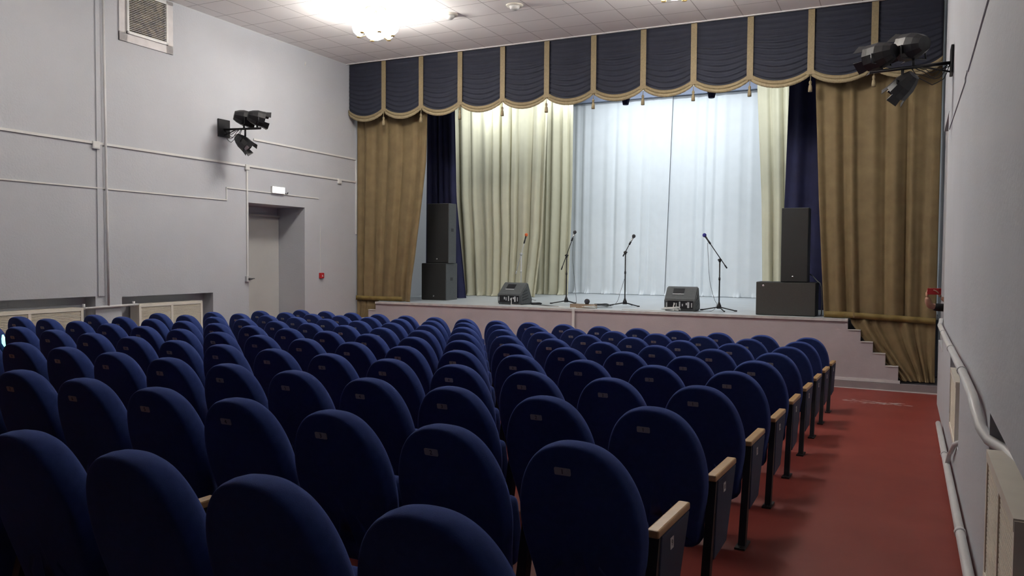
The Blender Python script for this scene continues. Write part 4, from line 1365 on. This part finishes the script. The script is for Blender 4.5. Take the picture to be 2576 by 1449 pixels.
nodes = [((PX, PY, z(0.93)), (0.15, 0.11)), ((PX, PY - 0.01, z(1.08)), (0.135, 0.10)), ((PX, PY, z(1.24)), (0.155, 0.11)), ((PX, PY, z(1.34)), (0.11, 0.085)),
         ((PX - 0.01, PY - 0.01, z(1.42)), 0.052), ((PX - 0.02, PY - 0.03, z(1.50)), (0.07, 0.08)), ((PX - 0.02, PY - 0.03, z(1.58)), (0.075, 0.09)), ((PX - 0.02, PY - 0.02, z(1.64)), (0.05, 0.06)),
         ((PX - 0.18, PY, z(1.345)), 0.058), ((0.53, 11.62, 0.905), 0.044), (elR, 0.044), ((0.315, 11.45, 0.985), 0.042), (wrR, 0.027),
         ((PX + 0.17, PY, z(1.335)), 0.055), ((0.95, 11.58, 0.80), 0.045), (elL, 0.036), ((0.58, 11.41, 0.95), 0.030), (wrL, 0.027),
         (hipR, 0.095), ((PX - 0.10, PY - 0.01, z(0.47)), 0.06), ((PX - 0.10, PY + 0.01, z(0.26)), 0.052), ((PX - 0.10, PY + 0.02, z(0.08)), 0.036), ((PX - 0.11, PY - 0.12, z(0.035)), 0.03),
         (hipL, 0.095), ((PX + 0.10, PY - 0.01, z(0.47)), 0.06), ((PX + 0.10, PY + 0.01, z(0.26)), 0.052), ((PX + 0.10, PY + 0.02, z(0.08)), 0.036), ((PX + 0.11, PY - 0.12, z(0.035)), 0.03)]
edges = [(0, 1), (1, 2), (2, 3), (3, 4), (4, 5), (5, 6), (6, 7), (3, 8), (8, 9), (9, 10), (10, 11), (11, 12), (3, 13), (13, 14), (14, 15), (15, 16), (16, 17),
         (0, 18), (18, 19), (19, 20), (20, 21), (21, 22), (0, 23), (23, 24), (24, 25), (25, 26), (26, 27)]
skin_mesh('body', nodes, edges, 'skin', per)
def hand(name, wr, palm_dir, spread, curl, thumb, parent):
    """palm plus five separately skinned fingers."""
    wr = Vector(wr); pd = Vector(palm_dir).normalized(); sp_ = Vector(spread).normalized(); cu = Vector(curl).normalized()
    palm = wr + pd * 0.055
    skin_mesh(name, [(wr, 0.020), (wr + pd * 0.03, (0.026, 0.016)), (palm + pd * 0.015, (0.034, 0.013))], [(0, 1), (1, 2)], 'skin', parent, 2)
    for k, (off, L_) in enumerate(((-0.030, 0.060), (-0.010, 0.072), (0.010, 0.068), (0.029, 0.052))):
        b0 = palm + sp_ * off
        b1 = b0 + pd * (L_ * 0.45) + cu * 0.008
        b2 = b1 + pd * (L_ * 0.28) + cu * (L_ * 0.30)
        b3 = b2 + cu * (L_ * 0.30)
        skin_mesh('finger', [(b0, 0.0085), (b1, 0.0082), (b2, 0.0075), (b3, 0.006)], [(0, 1), (1, 2), (2, 3)], 'skin', parent, 1)
    tb_ = wr + pd * 0.03 - sp_ * 0.02
    th = Vector(thumb).normalized()
    skin_mesh('thumb', [(tb_, 0.011), (tb_ + th * 0.03, 0.010), (tb_ + th * 0.055 + cu * 0.006, 0.008)], [(0, 1), (1, 2)], 'skin', parent, 1)
hand('right_hand', wrR, (-0.10, -0.05, 1), (0, 1, 0.1), (1, 0, 0.1), (0.6, 0.6, 0.6), per)
hand('left_hand', wrL, (-0.45, -0.1, 0.9), (0, 1, 0.1), (-1, 0, 0.1), (-0.6, 0.6, 0.5), per)
nod = [((PX, PY, z(0.90)), (0.165, 0.125)), ((PX, PY - 0.01, z(1.08)), (0.15, 0.115)), ((PX, PY, z(1.24)), (0.17, 0.125)), ((PX, PY, z(1.345)), (0.115, 0.095)),
       ((PX - 0.18, PY, z(1.345)), 0.068), ((0.53, 11.62, 0.905), 0.055), ((0.362, 11.51, 0.915), 0.054), ((PX + 0.17, PY, z(1.335)), 0.065), ((0.95, 11.58, 0.80), 0.054), ((0.80, 11.46, 0.79), 0.047)]
skin_mesh('black_top', nod, [(0, 1), (1, 2), (2, 3), (3, 4), (4, 5), (5, 6), (3, 7), (7, 8), (8, 9)], 'shirt', per)
nod = [((PX, PY, z(0.95)), (0.16, 0.12)), ((PX - 0.09, PY, z(0.84)), 0.105), ((PX - 0.10, PY - 0.01, z(0.47)), 0.072), ((PX - 0.10, PY + 0.015, z(0.10)), 0.055),
       ((PX + 0.09, PY, z(0.84)), 0.105), ((PX + 0.10, PY - 0.01, z(0.47)), 0.072), ((PX + 0.10, PY + 0.015, z(0.10)), 0.055)]
skin_mesh('trousers', nod, [(0, 1), (1, 2), (2, 3), (0, 4), (4, 5), (5, 6)], 'jeans', per)
hc_ = Vector((PX - 0.02, PY - 0.01, z(1.585)))
bm = bmesh.new(); sphere(bm, hc_ + Vector((0, 0.015, 0.02)), 0.1, (0.95, 1.05, 1.08))
for v in list(bm.verts):
    if v.co.y < hc_.y - 0.035 and v.co.z < hc_.z + 0.06: v.co.y = hc_.y - 0.035
obj('hair', bm, 'hair', per)
bm = bmesh.new()
for sx in (-0.03, 0.03):
    sphere(bm, hc_ + Vector((sx, -0.098, -0.02)), 0.011, mi=1, n=8)
lathe(bm, hc_ + Vector((0, -0.095, -0.055)), [(0.0, -0.012), (0.012, 0.0), (0.012, 0.008), (0.006, 0.035), (0, 0.04)], seg=10)
tube(bm, [hc_ + Vector((-0.022, -0.092, -0.085)), hc_ + Vector((0, -0.1, -0.087)), hc_ + Vector((0.022, -0.092, -0.085))], 0.005, 8, mi=2)
obj('face', bm, ['skin', 'ink', 'redpl'], per)
t = thing('smartphone', 'red smartphone held up by the person at the right wall', 'phone', (0.380, 11.385, 1.118), radians(6))
bm = bevelled(lambda b: box(b, -0.078, 0.078, -0.006, 0.004, -0.04, 0.04), 0.004); lpart('red_case', bm, 'redpl', t)
bm = bmesh.new(); box(bm, -0.072, 0.072, 0.004, 0.006, -0.036, 0.036); lpart('screen', bm, 'black', t)
bm = bmesh.new(); lathe(bm, (0.055, -0.0062, 0.025), [(0, -0.001), (0.006, -0.001), (0.006, 0.001), (0, 0.001)], axis=(0, 1, 0), seg=10); lpart('camera_lens', bm, 'black', t)
